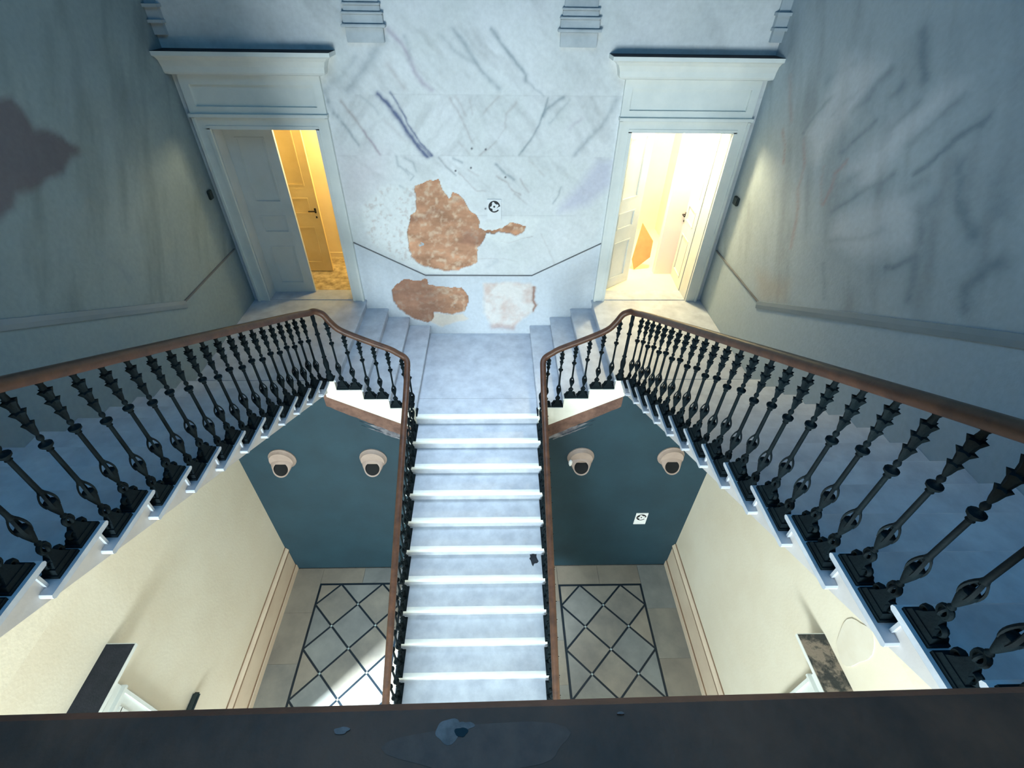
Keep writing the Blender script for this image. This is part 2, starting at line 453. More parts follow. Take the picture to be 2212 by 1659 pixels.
RIGHT_VEINS = [
    ([(5.53, 7.839), (5.689, 7.676), (5.792, 7.48), (5.718, 7.414)], 0.025, 0.45, 'g'),
    ([(4.844, 8.168), (4.946, 8.038), (5.002, 7.927), (5.114, 7.806)], 0.05, 0.42, 'g'),
    ([(4.664, 8.427), (4.553, 8.287), (4.424, 8.159)], 0.07, 0.4, 'g'),
    ([(3.956, 8.121), (4.039, 8.022), (4.135, 7.856), (4.25, 7.708)], 0.045, 0.3, 'g'),
    ([(3.663, 8.051), (3.69, 7.994), (3.759, 7.948), (3.855, 7.828), (3.927, 7.681), (4.025, 7.566)], 0.035, 0.4, 'g'),
    ([(4.365, 7.986), (4.429, 7.915), (4.526, 7.771)], 0.045, 0.3, 'g'),
    ([(4.618, 8.086), (4.691, 7.991)], 0.05, 0.25, 'g'),
    ([(5.37, 8.137), (5.564, 8.06), (5.725, 7.954)], 0.06, 0.2, 'g'),
    ([(5.159, 7.955), (5.311, 7.834), (5.41, 7.7)], 0.025, 0.25, 'g'),
    ([(4.744, 7.803), (4.925, 7.585), (5.02, 7.459)], 0.035, 0.28, 'g'),
    ([(4.895, 7.417), (4.99, 7.282), (4.942, 7.153), (4.958, 6.982)], 0.025, 0.35, 'b'),
    ([(4.62, 7.42), (4.745, 7.309)], 0.05, 0.25, 'g'),
    ([(4.248, 7.501), (4.312, 7.413), (4.532, 7.256), (4.577, 7.18), (4.79, 6.975)], 0.04, 0.3, 'g'),
    ([(4.047, 7.104), (4.183, 6.972), (4.628, 6.749)], 0.03, 0.3, 'g'),
    ([(3.683, 7.747), (3.531, 7.55), (3.342, 7.426), (3.229, 7.387)], 0.07, 0.38, 'g'),
    ([(3.691, 7.47), (3.804, 7.379)], 0.06, 0.25, 'g'),
    ([(3.81, 7.364), (3.683, 7.238), (3.556, 7.043), (3.416, 6.76)], 0.055, 0.35, 'g'),
    ([(3.596, 7.067), (3.687, 6.951), (3.797, 6.867)], 0.04, 0.4, 'g'),
    ([(2.92, 7.335), (3.005, 7.232), (3.057, 7.076), (2.963, 6.966)], 0.06, 0.35, 'g'),
    ([(6.23, 7.401), (6.06, 7.263), (5.958, 7.109)], 0.025, 0.35, 'b'),
    ([(5.733, 7.411), (5.552, 7.221), (5.495, 6.975), (5.338, 6.791), (5.187, 6.429)], 0.03, 0.28, 'b'),
    ([(5.215, 7.282), (5.096, 7.104), (4.984, 6.973)], 0.02, 0.2, 'b'),
    ([(4.567, 6.525), (4.332, 6.27)], 0.03, 0.2, 'g'),
    ([(3.325, 7.708), (3.171, 7.562)], 0.09, 0.25, 'g'),
    ([(3.865, 7.564), (4.052, 7.427)], 0.06, 0.2, 'g'),
    ([(6.484, 7.896), (6.114, 7.512)], 0.04, 0.2, 'b'),
]
RIGHT_PATCH = {
    'light1': [(5.615, 8.189), (4.92, 8.177), (5.099, 7.788), (5.376, 7.269), (5.734, 7.476), (5.593, 7.799)],
    'light2': [(4.207, 8.135), (3.993, 8.146), (4.251, 7.758), (4.459, 7.294), (4.843, 7.356), (4.477, 7.82)],
    'light3': [(4.034, 7.406), (3.835, 7.368), (3.623, 7.098), (4.102, 6.816), (4.639, 6.762), (4.71, 6.955)],
    'grime': [(5.697, 5.885), (5.39, 5.994), (4.943, 6.096), (4.862, 5.903), (5.361, 5.613)],
}
LEFT_VEINS = [
    ([(6.107, 7.727), (5.827, 7.536)], 0.05, 0.3, 'g'),
    ([(5.97, 7.826), (5.474, 7.529)], 0.07, 0.2, 'g'),
    ([(7.021, 7.798), (6.405, 7.629), (6.005, 7.648)], 0.06, 0.2, 'g'),
    ([(4.534, 6.642), (4.686, 6.422), (4.777, 6.239)], 0.03, 0.25, 'g'),
    ([(5.805, 8.163), (5.218, 7.894), (4.991, 7.688)], 0.09, 0.18, 'g'),
    ([(4.74, 6.621), (4.72, 6.248)], 0.04, 0.15, 'g'),
]
LEFT_PATCH = {
    'stain': [(4.554, 7.925), (4.603, 7.715), (4.841, 7.595), (4.976, 7.477), (4.933, 7.428), (4.774, 7.411), (4.654, 7.327), (4.319, 7.342), (4.094, 7.332), (4.001, 7.268), (3.829, 7.236), (3.696, 7.352), (4.083, 7.905), (4.435, 7.933)],
}

_rng = np.random.RandomState(11)
_LAT = [_rng.rand(64, 64) for _ in range(6)]


def vnoise(a, b, freq, k=0):
    L_ = _LAT[k % 6]
    x, y = a * freq + 100.3 + 7 * k, b * freq + 57.7 + 3 * k
    xi, yi = np.floor(x).astype(int), np.floor(y).astype(int)
    fx, fy = x - xi, y - yi
    fx, fy = fx * fx * (3 - 2 * fx), fy * fy * (3 - 2 * fy)
    g = lambda i, j: L_[i % 64, j % 64]
    return (g(xi, yi) * (1 - fx) * (1 - fy) + g(xi + 1, yi) * fx * (1 - fy) + g(xi, yi + 1) * (1 - fx) * fy + g(xi + 1, yi + 1) * fx * fy)


def fbm(a, b, freq, k=0, o=4):
    s, w, t = 0, 1.0, 0
    for i in range(o):
        s = s + w * vnoise(a, b, freq * 2 ** i, k + i)
        t += w
        w *= 0.55
    return s / t


def seg_dist(a, b, pts):
    d = np.full(a.shape, 9.0)
    for (x0, y0), (x1, y1) in zip(pts[:-1], pts[1:]):
        dx, dy = x1 - x0, y1 - y0
        t = np.clip(((a - x0) * dx + (b - y0) * dy) / (dx * dx + dy * dy + 1e-9), 0, 1)
        d = np.minimum(d, np.hypot(a - x0 - t * dx, b - y0 - t * dy))
    return d


def inside(a, b, poly):
    r = np.zeros(a.shape, bool)
    n = len(poly)
    for i in range(n):
        x0, y0 = poly[i]
        x1, y1 = poly[(i + 1) % n]
        c = ((y0 > b) != (y1 > b)) & (a < (x1 - x0) * (b - y0) / (y1 - y0 + 1e-12) + x0)
        r ^= c
    return r


def soft(a, b, poly, w):
    d = seg_dist(a, b, list(poly) + [poly[0]])
    ins = inside(a, b, poly)
    return np.clip(np.where(ins, 0.5 + d / (2 * w), 0.5 - d / (2 * w)), 0, 1)


TINT = {'n': (0.10, 0.13, 0.24), 'g': (0.20, 0.26, 0.30), 'p': (0.34, 0.28, 0.38), 'b': (0.34, 0.29, 0.29)}


def apply_veins(col, a, b, veins, warp=0.018):
    aw = a + warp * (fbm(a, b, 9, 1, 3) - 0.5) * 2
    bw = b + warp * (fbm(a, b, 9, 4, 3) - 0.5) * 2
    brk = 0.55 + 0.9 * fbm(a, b, 14, 2, 3)
    for pts, w, al, t in veins:
        xs = [p[0] for p in pts]
        zs = [p[1] for p in pts]
        m = 4 * w + 0.05
        sel = (aw > min(xs) - m) & (aw < max(xs) + m) & (bw > min(zs) - m) & (bw < max(zs) + m)
        if not sel.any():
            continue
        d = seg_dist(aw[sel], bw[sel], pts)
        k = np.clip(al * 1.55 * brk[sel] * np.exp(-(d / w) ** 1.6), 0, 0.95)[:, None]
        col[sel] = col[sel] * (1 - k) + np.array(TINT[t]) * k
    return col


def grid_wall(name, us, zs, mapf, colf, heightf=None, holes=(), groups=None, kind='structure', material='marble_paint'):
    """dense wall sheet with pigment per vertex; mapf(u,z,h) -> xyz arrays; groups: {name:(maskf, material)} cut out as child parts"""
    us, zs = np.array(us), np.array(zs)
    U, Z = np.meshgrid(us, zs)
    nu, nz = len(us), len(zs)
    u, z = U.ravel(), Z.ravel()
    col = colf(u, z)
    hgt = heightf(u, z) if heightf else np.zeros_like(u)
    P = np.stack(mapf(u, z, hgt), 1)
    i = np.arange(nu - 1)
    j = np.arange(nz - 1)
    I, J = np.meshgrid(i, j)
    a = (J * nu + I).ravel()
    F = np.stack([a, a + 1, a + 1 + nu, a + nu], 1)
    uc = 0.25 * (u[F].sum(1))
    zc = 0.25 * (z[F].sum(1))
    keep = np.ones(len(F), bool)
    for (u0, u1, z0, z1) in holes:
        keep &= ~((uc > u0) & (uc < u1) & (zc > z0) & (zc < z1))
    F, uc, zc = F[keep], uc[keep], zc[keep]
    done = np.zeros(len(F), bool)
    out = []
    todo = []
    if groups:
        for nm, (mf, mt) in groups.items():
            msk = mf(uc, zc) & ~done
            done |= msk
            todo.append((nm, msk, mt))
    todo.insert(0, (name, ~done, material))
    root = None
    for nm, msk, mt in todo:
        fs = F[msk]
        idx, inv_ = np.unique(fs.ravel(), return_inverse=True)
        me = bpy.data.meshes.new(nm)
        me.vertices.add(len(idx))
        me.vertices.foreach_set('co', P[idx].astype(np.float32).ravel())
        me.loops.add(fs.size)
        me.loops.foreach_set('vertex_index', inv_.ravel().astype(np.int32))
        me.polygons.add(len(fs))
        me.polygons.foreach_set('loop_start', np.arange(0, fs.size, 4, dtype=np.int32))
        me.polygons.foreach_set('loop_total', np.full(len(fs), 4, np.int32))
        me.update(calc_edges=True)
        at = me.color_attributes.new('pigment', 'FLOAT_COLOR', 'POINT')
        c4 = np.ones((len(idx), 4), np.float32)
        c4[:, :3] = np.clip(col[idx], 0.001, 1)
        at.data.foreach_set('color', c4.ravel())
        me.polygons.foreach_set('use_smooth', np.ones(len(fs), bool))
        me.materials.append(MT[mt])
        o = bpy.data.objects.new(nm, me)
        COL.objects.link(o)
        if root is None:
            root = o
            tag(o, kind=kind)
        else:
            o.parent = root
        out.append(o)
    return out


def lines(*spans):
    r = []
    for a_, b_, st in spans:
        n = max(1, int(round((b_ - a_) / st)))
        r += [a_ + (b_ - a_) * k / n for k in range(n)]
    r.append(spans[-1][1])
    return r


# ------------------------------------------------------------------ rear wall (painted faux marble with exposed masonry)
OP0, OP1, OPZ = 2.02, 3.38, ZP + 2.49       # upper door openings (|x|), head height
BASE = np.array((0.66, 0.69, 0.70))


def far_color(u, z):
    c = np.tile(BASE, (len(u), 1))
    n1 = fbm(u, z, 1.3, 0, 5)
    n2 = fbm(u * 0.7 + z * 0.7, z * 0.7 - u * 0.7, 3.0, 2, 4)
    c *= (0.90 + 0.22 * n1)[:, None]
    c += ((n2 - 0.5) * 0.10)[:, None] * np.array((0.9, 0.75, 1.0))
    # diagonal soft streaks, book-matched in the middle course, one way in the top course
    mid = ((z > 6.898) & (z < 7.60))
    top = z >= 7.60
    dd = np.where(mid, np.abs(u) * 0.78 + (z - 7.2) * 0.62, np.where(top, u * 0.72 + z * 0.70, u * 0.6 + z * 0.8))
    al = np.where(mid, np.abs(u) * -0.62 + (z - 7.2) * 0.78, np.where(top, -u * 0.70 + z * 0.72, -u * 0.8 + z * 0.6))
    wob = 0.12 * (fbm(u, z, 3.0, 5, 4) - 0.5)
    st = fbm((dd + wob) * 5.0, al * 1.2, 1.5, 3, 5)
    c *= (1.0 - 0.27 * np.clip((st - 0.50) * 2.2, 0, 1) * np.where(z > 6.3, 1.0, 0.35))[:, None]
    # course joints
    for zj, xa, xb in ((7.60, -1.05, 1.9), (6.898, -1.0, 1.05), (6.103, -0.2, 1.4)):
        k = 0.10 * np.exp(-((z - zj) / 0.008) ** 2) * ((u > xa) & (u < xb))
        c *= (1 - k)[:, None]
    c = apply_veins(c, u, z, FAR_VEINS)
    # dado zone below the moulding: plain pale paint
    lim = np.where(np.abs(u) < 0.835, 5.167, np.minimum(5.167 + (np.abs(u) - 0.835) * 0.518, 5.70))
    dado = z < lim
    c[dado] = np.array((0.62, 0.67, 0.72)) * (0.93 + 0.14 * n1[dado])[:, None]
    k = soft(u, z, FAR_PATCH['lav'], 0.07)[:, None] * 0.5
    c = c * (1 - k) + np.array((0.46, 0.46, 0.62)) * k
    k = soft(u, z, FAR_PATCH['pink'], 0.2)[:, None] * 0.25
    c = c * (1 - k) + np.array((0.58, 0.47, 0.52)) * k
    uw = u + 0.03 * (fbm(u, z, 8, 0, 4) - 0.5) * 2
    zw = z + 0.03 * (fbm(u, z, 8, 3, 4) - 0.5) * 2
    k = soft(uw, zw, FAR_PATCH['white'], 0.03)[:, None] * 0.6
    k *= (~dado)[:, None]
    c = c * (1 - k) + np.array((0.74, 0.77, 0.76)) * k
    spk = fbm(u, z, 22, 5, 3)
    loc = soft(uw, zw, FAR_PATCH['white'], 0.05) * (u < -0.8) * (z > 5.4) * np.clip((spk - 0.55) * 5, 0, 1)
    c = c * (1 - 0.45 * loc[:, None]) + np.array((0.46, 0.36, 0.33)) * 0.45 * loc[:, None]
    k = soft(uw, zw, FAR_PATCH['pale'], 0.03)[:, None]
    pk = np.clip((fbm(u, z, 6, 1, 5) - 0.42) * 3, 0, 1)[:, None]
    pc = np.array((0.76, 0.73, 0.70)) * (1 - pk) + np.array((0.66, 0.53, 0.48)) * pk
    c = c * (1 - k) + pc * k
    edge = np.exp(-(seg_dist(uw, zw, [FAR_PATCH['pale'][i] for i in (3, 4, 5, 6)]) / 0.022) ** 2)[:, None] * 0.9
    c = c * (1 - edge) + np.array((0.30, 0.15, 0.10)) * edge
    pb = np.exp(-(seg_dist(uw, zw, FAR_PATCH['pale'][7:9]) / 0.05) ** 2)[:, None] * 0.5
    c = c * (1 - pb) + np.array((0.42, 0.22, 0.19)) * pb
    k = soft(uw, zw, FAR_PATCH['cream'], 0.02)[:, None] * 0.8
    c = c * (1 - k) + np.array((0.76, 0.66, 0.54)) * k
    # exposed masonry
    for key in ('brick', 'brick2'):
        m = inside(uw, zw, FAR_PATCH[key])
        if key == 'brick2':
            pass
        f1 = fbm(u * 0.8, z * 1.7, 5.0, 1, 5)[m][:, None]
        f2 = fbm(u, z, 16, 3, 4)[m][:, None]
        f3 = fbm(u * 0.6, z * 1.5, 3.0, 4, 3)[m][:, None]
        cc = np.array((0.50, 0.27, 0.165)) * (0.5 + 1.1 * f1)
        kk = np.clip((f2 - 0.50) * 3.2, 0, 1)
        cc = cc * (1 - kk) + np.array((0.68, 0.50, 0.36)) * kk
        kd = np.clip((f3 - 0.56) * 5, 0, 1) * 0.55
        cc = cc * (1 - kd) + np.array((0.20, 0.095, 0.075)) * kd
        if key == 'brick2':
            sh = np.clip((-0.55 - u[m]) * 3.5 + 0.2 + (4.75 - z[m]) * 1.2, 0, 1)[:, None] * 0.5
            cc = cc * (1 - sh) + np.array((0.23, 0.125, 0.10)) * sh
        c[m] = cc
    # little nail holes
    for (px, pz) in ((-0.05, 6.99), (0.135, 6.98), (-0.28, 6.71), (-0.07, 6.75), (0.40, 6.63), (0.12, 6.20)):
        k = np.exp(-(np.hypot(u - px, z - pz) / 0.014) ** 4)[:, None]
        c = c * (1 - k) + np.array((0.05, 0.05, 0.07)) * k
    return c


def far_height(u, z):
    uw = u + 0.03 * (fbm(u, z, 8, 0, 4) - 0.5) * 2
    zw = z + 0.03 * (fbm(u, z, 8, 3, 4) - 0.5) * 2
    h = 0.004 * (fbm(u, z, 2.0, 2, 4) - 0.5)
    for key in ('brick', 'brick2'):
        m = inside(uw, zw, FAR_PATCH[key])
        h[m] = -0.030 + 0.030 * (fbm(u * 0.7, z * 1.6, 7, 1, 4)[m] - 0.5)
    for key in ('pale', 'cream'):
        m = inside(uw, zw, FAR_PATCH[key])
        h[m] = -0.006 + 0.004 * (fbm(u, z, 9, 1, 4)[m] - 0.5)
    return h


def warped_mask(key):
    def f(u, z):
        uw = u + 0.03 * (fbm(u, z, 8, 0, 4) - 0.5) * 2
        zw = z + 0.03 * (fbm(u, z, 8, 3, 4) - 0.5) * 2
        return inside(uw, zw, FAR_PATCH[key])
    return f


xs_far = lines((-W, -OP1, 0.08), (-OP1, -OP0, 0.1), (-OP0, -1.70, 0.04), (-1.70, 1.70, 0.0125), (1.70, OP0, 0.04), (OP0, OP1, 0.1), (OP1, W, 0.08))
zs_far = lines((ZL - 0.4, 4.1, 0.1), (4.1, ZP, 0.0125), (ZP, OPZ, 0.0125), (OPZ, 8.7, 0.0125), (8.7, ZC, 0.15))
wall_back = grid_wall('wall_back', xs_far, zs_far, lambda u, z, h: (u, YW - h, z), far_color, far_height,
                      holes=[(-OP1, -OP0, ZP, OPZ), (OP0, OP1, ZP, OPZ)],
                      groups={'exposed_masonry': (warped_mask('brick'), 'masonry'),
                              'exposed_masonry_low': (warped_mask('brick2'), 'masonry')})[0]
for ch in wall_back.children:
    if ch.name.startswith('exposed_masonry_low'):
        ch.name = 'bare_masonry'
        ch['label'] = 'low oval patch of bare brown masonry above the landing'
    else:
        ch['label'] = 'large patch of exposed brown masonry in the marbled wall'


# ------------------------------------------------------------------ side walls of the upper hall
def dado_z(y):
    return np.where(y > 5.38, 5.62, 5.62 + (5.38 - y) * 0.4955)


def side_color(veins, patches, base, amp):
    veins = [(p_, w_ * 0.8, min(0.75, a_ * amp), t_) for p_, w_, a_, t_ in veins]

    def f(y, z):
        c = np.tile(np.array(base), (len(y), 1))
        n1 = fbm(y, z, 1.1, 0, 5)
        c *= (0.86 + 0.30 * n1)[:, None]
        dd = y * 0.55 + z * 0.83
        al = -y * 0.83 + z * 0.55
        st = fbm(dd * 0.8, al * 5.0, 1.4, 3, 4)
        c *= (1 - 0.32 * np.clip((st - 0.5) * 2.4, 0, 1))[:, None]
        c = apply_veins(c, y, z, veins, 0.02)
        for key, poly in patches.items():
            yw = y + 0.05 * (fbm(y, z, 5, 0, 4) - 0.5) * 2
            zw = z + 0.05 * (fbm(y, z, 5, 3, 4) - 0.5) * 2
            if key == 'stain':
                k = soft(yw, zw, poly, 0.03)[:, None] * 0.9
                c = c * (1 - k) + np.array((0.14, 0.13, 0.15)) * (0.7 + 0.6 * n1)[:, None] * k
            elif key == 'grime':
                k = soft(yw, zw, poly, 0.10)[:, None] * 0.4
                c = c * (1 - k) + np.array((0.38, 0.32, 0.24)) * k
            else:
                k = soft(yw, zw, poly, 0.10)[:, None] * 0.36
                c = c * (1 - k) + np.array((0.72, 0.74, 0.78)) * k
        d = z < dado_z(y)
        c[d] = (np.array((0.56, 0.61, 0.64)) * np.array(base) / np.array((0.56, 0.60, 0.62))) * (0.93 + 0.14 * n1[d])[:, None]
        # the cream paint of the lower hall runs up to the underside of the flights and gallery
        low = (z < ZP + (YN0 - y) * H2 / T2 - 0.14) & (z < ZU - 0.1)
        c[low] = np.array((0.76, 0.70, 0.56))
        return c
    return f


ys_side = lines((YB, 0.0, 0.3), (0.0, YW, 0.03))
zs_side = lines((ZP - 0.3, 9.0, 0.03), (9.0, ZC, 0.3))
grid_wall('wall_left', ys_side, zs_side, lambda u, z, h: (-W + h, u, z), side_color(LEFT_VEINS, LEFT_PATCH, (0.245, 0.315, 0.335), 1.2))  # side bases are the rear wall paint darkened, dim light put into colour
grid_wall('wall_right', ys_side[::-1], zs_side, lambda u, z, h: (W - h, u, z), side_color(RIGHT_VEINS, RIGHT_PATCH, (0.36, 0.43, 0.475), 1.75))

# lower side walls (cream), with the two ground-floor doorways
GY0, GY1, GZ = 0.32, 1.68, 3.03
for s, nm in ((-1, 'wall_lower_left'), (1, 'wall_lower_right')):
    m = MB()
    x0, x1 = s * W, s * (W + 0.30)
    zt = ZP - 0.3
    m.box((x0, YB, 0), (x1, GY0, zt)).box((x0, GY1, 0), (x1, YF + 0.3, zt)).box((x0, GY0, GZ), (x1, GY1, zt))
    struct(nm, m, 'cream')
# thickness behind the painted upper walls keeps the hall closed
for s, nm in ((-1, 'wall_outer_left'), (1, 'wall_outer_right')):
    struct(nm, MB().box((s * (W + 0.03), YB, ZP - 0.3), (s * (W + 0.30), YW + 0.3, ZC)), 'wallplain')
m = MB()
m.box((-W, YW + 0.04, ZL - 0.4), (-OP1, YW + 0.28, ZC)).box((-OP0, YW + 0.04, ZL - 0.4), (OP0, YW + 0.28, ZC)).box((OP1, YW + 0.04, ZL - 0.4), (W, YW + 0.28, ZC))
for s in (-1, 1):
    m.box((s * OP0, YW + 0.04, OPZ), (s * OP1, YW + 0.28, ZC)).box((s * OP0, YW + 0.04, ZL - 0.4), (s * OP1, YW + 0.28, ZP - 0.02))
struct('wall_back_core', m, 'wallplain')

# dark teal wall below the landing
yg = YF + 0.035
poly = [(-W, 0), (W, 0), (W, 4.45), (2.0, 4.45), (0.90, 3.88), (-0.90, 3.88), (-2.0, 4.45), (-W, 4.45)]
wall_teal = struct('wall_middle', MB().prism(poly, lambda a, b, d: (a, d, b), yg, yg + 0.3), 'green')
rnd = random.Random(3)
for s in (-1, 1):
    # bare brown band under the white string
    top = lambda x: 3.895 + (x - 0.99) * 0.545
    n = 22
    pl, pb = [], []
    for i in range(n + 1):
        x = 0.90 + (1.16 if s < 0 else 1.10) * i / n
        pl.append((s * x, top(x) + 0.01))
        w = 0.31 * (1 - 0.25 * i / n) + 0.018 * (rnd.random() - 0.5)
        pb.append((s * x, top(x) - w))
    b = MB().prism(pl + pb[::-1], lambda a, z, d: (a, d, z), yg - 0.010, yg + 0.01).build('bare_plaster_band', 'bare', wall_teal)
    # pale peeled strips hanging below the band
    for q in range(2):
        up, dn = [], []
        for i in range(15):
            t = i / 14
            x = (0.92 + 0.75 * t) if q == 0 else (1.0 + 0.55 * t + 0.1)
            zc_ = top(x) - (0.315 if q == 0 else 0.39) + 0.012 * (rnd.random() - 0.5)
            hw = (0.055 if q == 0 else 0.018) * math.sin(math.pi * min(1, 0.12 + t)) * (0.7 + 0.6 * rnd.random())
            up.append((s * x, zc_ + hw))
            dn.append((s * x, zc_ - hw))
        MB().prism(up + dn[::-1], lambda a, z, d: (a, d, z), yg - 0.006, yg + 0.01).build('peeled_plaster', 'peel', wall_teal)

# front wall with the entrance glazing, ceiling with roof lantern opening
m = MB()
m.box((-W, YB - 0.3, 0), (-3.2, YB, ZU - 0.3)).box((0.0, YB - 0.3, 0), (W, YB, ZU - 0.3)).box((-3.2, YB - 0.3, 6.0), (0.0, YB, ZU - 0.3)).box((-3.2, YB - 0.3, 0), (0.0, YB, 1.2))
m.box((-W, YB - 0.3, ZU - 0.3), (W, YB, ZC))
struct('wall_front', m, 'wallplain')
win = tag(empty('window_1', (-1.6, YB - 0.15, 1.2)), kind='structure')
for i in range(5):
    x = -1.55 + 3.1 * i / 4
    MB().box((x - 0.04, -0.05, 0), (x + 0.04, 0.05, 4.8)).build('mullion', 'trimwhite', win)
for i in range(4):
    z = 1.6 * i
    MB().box((-1.6, -0.05, z - 0.04 if i else 0), (1.6, 0.05, z + 0.04)).build('transom', 'trimwhite', win)
m = MB()
m.box((-W, YB, ZC), (-1.4, YW, ZC + 0.2)).box((1.4, YB, ZC), (W, YW, ZC + 0.2)).box((-1.4, YB, ZC), (1.4, -0.8, ZC + 0.2)).box((-1.4, 4.0, ZC), (1.4, YW, ZC + 0.2))
struct('ceiling', m, 'wallplain')

# gallery floor the camera stands on
m = MB().box((-W, YB, ZU - 0.28), (W, YG - 0.04, ZU)).box((-XS + 0.06, YG - 0.04, ZU - 0.28), (XS - 0.06, 0.19, ZU))
struct('floor_gallery', m, 'wallplain')

# ------------------------------------------------------------------ ground floor with inlaid lattice
floor = struct('floor', MB().box((-W, YB, -0.12), (W, YF + 0.2, -0.014)), 'joint')


def clip_poly(poly, x0, x1, y0, y1):
    for ax, lim, sg in ((0, x0, 1), (0, x1, -1), (1, y0, 1), (1, y1, -1)):
        out = []
        for i in range(len(poly)):
            a, b = poly[i - 1], poly[i]
            ia, ib = sg * (a[ax] - lim) >= -1e-9, sg * (b[ax] - lim) >= -1e-9
            if ia != ib:
                t = (lim - a[ax]) / (b[ax] - a[ax])
                out.append((a[0] + t * (b[0] - a[0]), a[1] + t * (b[1] - a[1])))
            if ib:
                out.append(b)
        poly = out
        if len(poly) < 3:
            return []
    return poly


def flat(name, poly, material, z0, z1, parent):
    me = MB()
    n = len(poly)
    me.add([(p[0], p[1], z0) for p in poly] + [(p[0], p[1], z1) for p in poly],
           [tuple(reversed(range(n))), tuple(range(n, 2 * n))] + [(i, (i + 1) % n, n + (i + 1) % n, n + i) for i in range(n)])
    return me.build(name, material, parent)


HD = 0.386
SWID = 0.017
NJ = 10
tiles_m = ['tile', 'tile2', 'tile3']
rt = random.Random(5)
for s in (-1, 1):
    px0 = 1.455 if s > 0 else -3.043
    py0 = 4.525 if s > 0 else 4.600
    px1, py1 = px0 + 4 * HD, py0 - NJ * HD
    # border strips
    for (a, b) in (((px0 - SWID, py1 - SWID), (px0 + SWID, py0 + SWID)), ((px1 - SWID, py1 - SWID), (px1 + SWID, py0 + SWID)),
                   ((px0 + SWID, py0 - SWID), (px1 - SWID, py0 + SWID)), ((px0 + SWID, py1 - SWID), (px1 - SWID, py1 + SWID))):
        MB().box((a[0], a[1], -0.016), (b[0], b[1], 0.0)).build('border_strip', 'blackstrip', floor)
    # diagonal strips between lattice nodes
    for i in range(0, 5):
        for j in range(0, NJ):
            if (i + j) % 2 == 0:
                continue
            xa, ya = px0 + i * HD, py0 - j * HD
            for di in (-1, 1):
                if not (0 <= i + di <= 4):
                    continue
                dx, dy = di * HD, -HD
                l = math.hypot(dx, dy)
                ex, ey = dx / l, dy / l
                nx, ny = -ey * 0.015, ex * 0.015
                c0, c1 = 0.022, l - 0.022
                pl = [(xa + ex * c0 + nx, ya + ey * c0 + ny), (xa + ex * c0 - nx, ya + ey * c0 - ny), (xa + ex * c1 - nx, ya + ey * c1 - ny), (xa + ex * c1 + nx, ya + ey * c1 + ny)]
                pl = clip_poly(pl, px0 + SWID, px1 - SWID, py1 + SWID, py0 - SWID)
                if pl:
                    flat('lattice_strip', pl, 'blackstrip', -0.016, 0.0, floor)
            if 0 < i < 4 and j > 0:
                q = 0.019
                flat('inlay_square', [(xa - q, ya), (xa, ya - q), (xa + q, ya), (xa, ya + q)], 'node', -0.016, -0.0005, floor)
    # lozenge stones
    r = HD - 0.015 * math.sqrt(2) - 0.003
    for i in range(0, 5):
        for j in range(0, NJ + 1):
            if (i + j) % 2:
                continue
            xc, yc = px0 + i * HD, py0 - j * HD
            pl = clip_poly([(xc - r, yc), (xc, yc - r), (xc + r, yc), (xc, yc + r)], px0 + SWID + 0.002, px1 - SWID - 0.002, py1 + SWID + 0.002, py0 - SWID - 0.002)
            if pl:
                flat('floor_tile', pl, rt.choice(tiles_m), -0.016, -0.001 - 0.001 * rt.random(), floor)
    # plain slabs between lattice and side wall
    xa, xb = (px1 + SWID + 0.004, W - 0.002) if s > 0 else (-W + 0.002, px0 - SWID - 0.004)
    y = YF + 0.02
    while y > 0.7:
        y2 = y - 0.86
        MB().box((xa, y2 + 0.003, -0.016), (xb, y, -0.001)).build('paving_slab', rt.choice(tiles_m), floor)
        y = y2
    # strip of slabs behind the lattice
    for q in range(2):
        a0 = px0 - SWID + q * 0.79
        MB().box((a0, py0 + SWID + 0.004, -0.016), (a0 + 0.785, YF + 0.02, -0.001)).build('paving_slab', rt.choice(tiles_m), floor)
cx0, cx1 = -3.043 + 4 * HD + SWID + 0.004, 1.455 - SWID - 0.004
y = YF + 0.02
while y > 0.7:
    for q in range(4):
        w = (cx1 - cx0) / 4
        MB().box((cx0 + q * w, y - 0.70 + 0.003, -0.016), (cx0 + (q + 1) * w - 0.003, y, -0.001)).build('paving_slab', rt.choice(tiles_m), floor)
    y -= 0.70
yend = 0.66
for q in range(6):
    for k in range(6):
        x0, x1 = -W + 2 * W * q / 6, -W + 2 * W * (q + 1) / 6 - 0.004
        y1 = yend - k * 1.11
        MB().box((x0, y1 - 1.106, -0.016), (x1, y1, -0.001)).build('paving_slab', rt.choice(tiles_m), floor)

# plinth panelling along the lower side walls
for s, nm in ((-1, 'left'), (1, 'right')):
    for (ya, yb) in ((GY1 + 0.19, YF + 0.03), (YB, GY0 - 0.19)):
        b = MB()
        b.box((s * W, ya, 0), (s * (W - 0.035), yb, 0.62))
        o = struct('baseboard_%s' % nm, b, 'plinth')
        MB().prism([(0, 0.62), (0.035, 0.62), (0.055, 0.645), (0.055, 0.665), (0.035, 0.69), (0.02, 0.72), (0, 0.72)], lambda a, z, d: (s * (W - a), d, z), ya, yb).build('cap_moulding', 'plinth', o)
        MB().box((s * (W - 0.035), ya, 0.600), (s * (W - 0.048), yb, 0.622)).build('line_moulding', 'plinthline', o)
        MB().box((s * (W - 0.035), ya, 0.13), (s * (W - 0.050), yb, 0.150)).build('line_moulding', 'plinthline', o)
        MB().box((s * W, ya, 0.72), (s * (W - 0.012), yb, 0.735)).build('line_moulding', 'plinthline', o)
        MB().box((s * (W - 0.035), ya, 0), (s * (W - 0.062), yb, 0.13)).build('skirting', 'plinth', o)

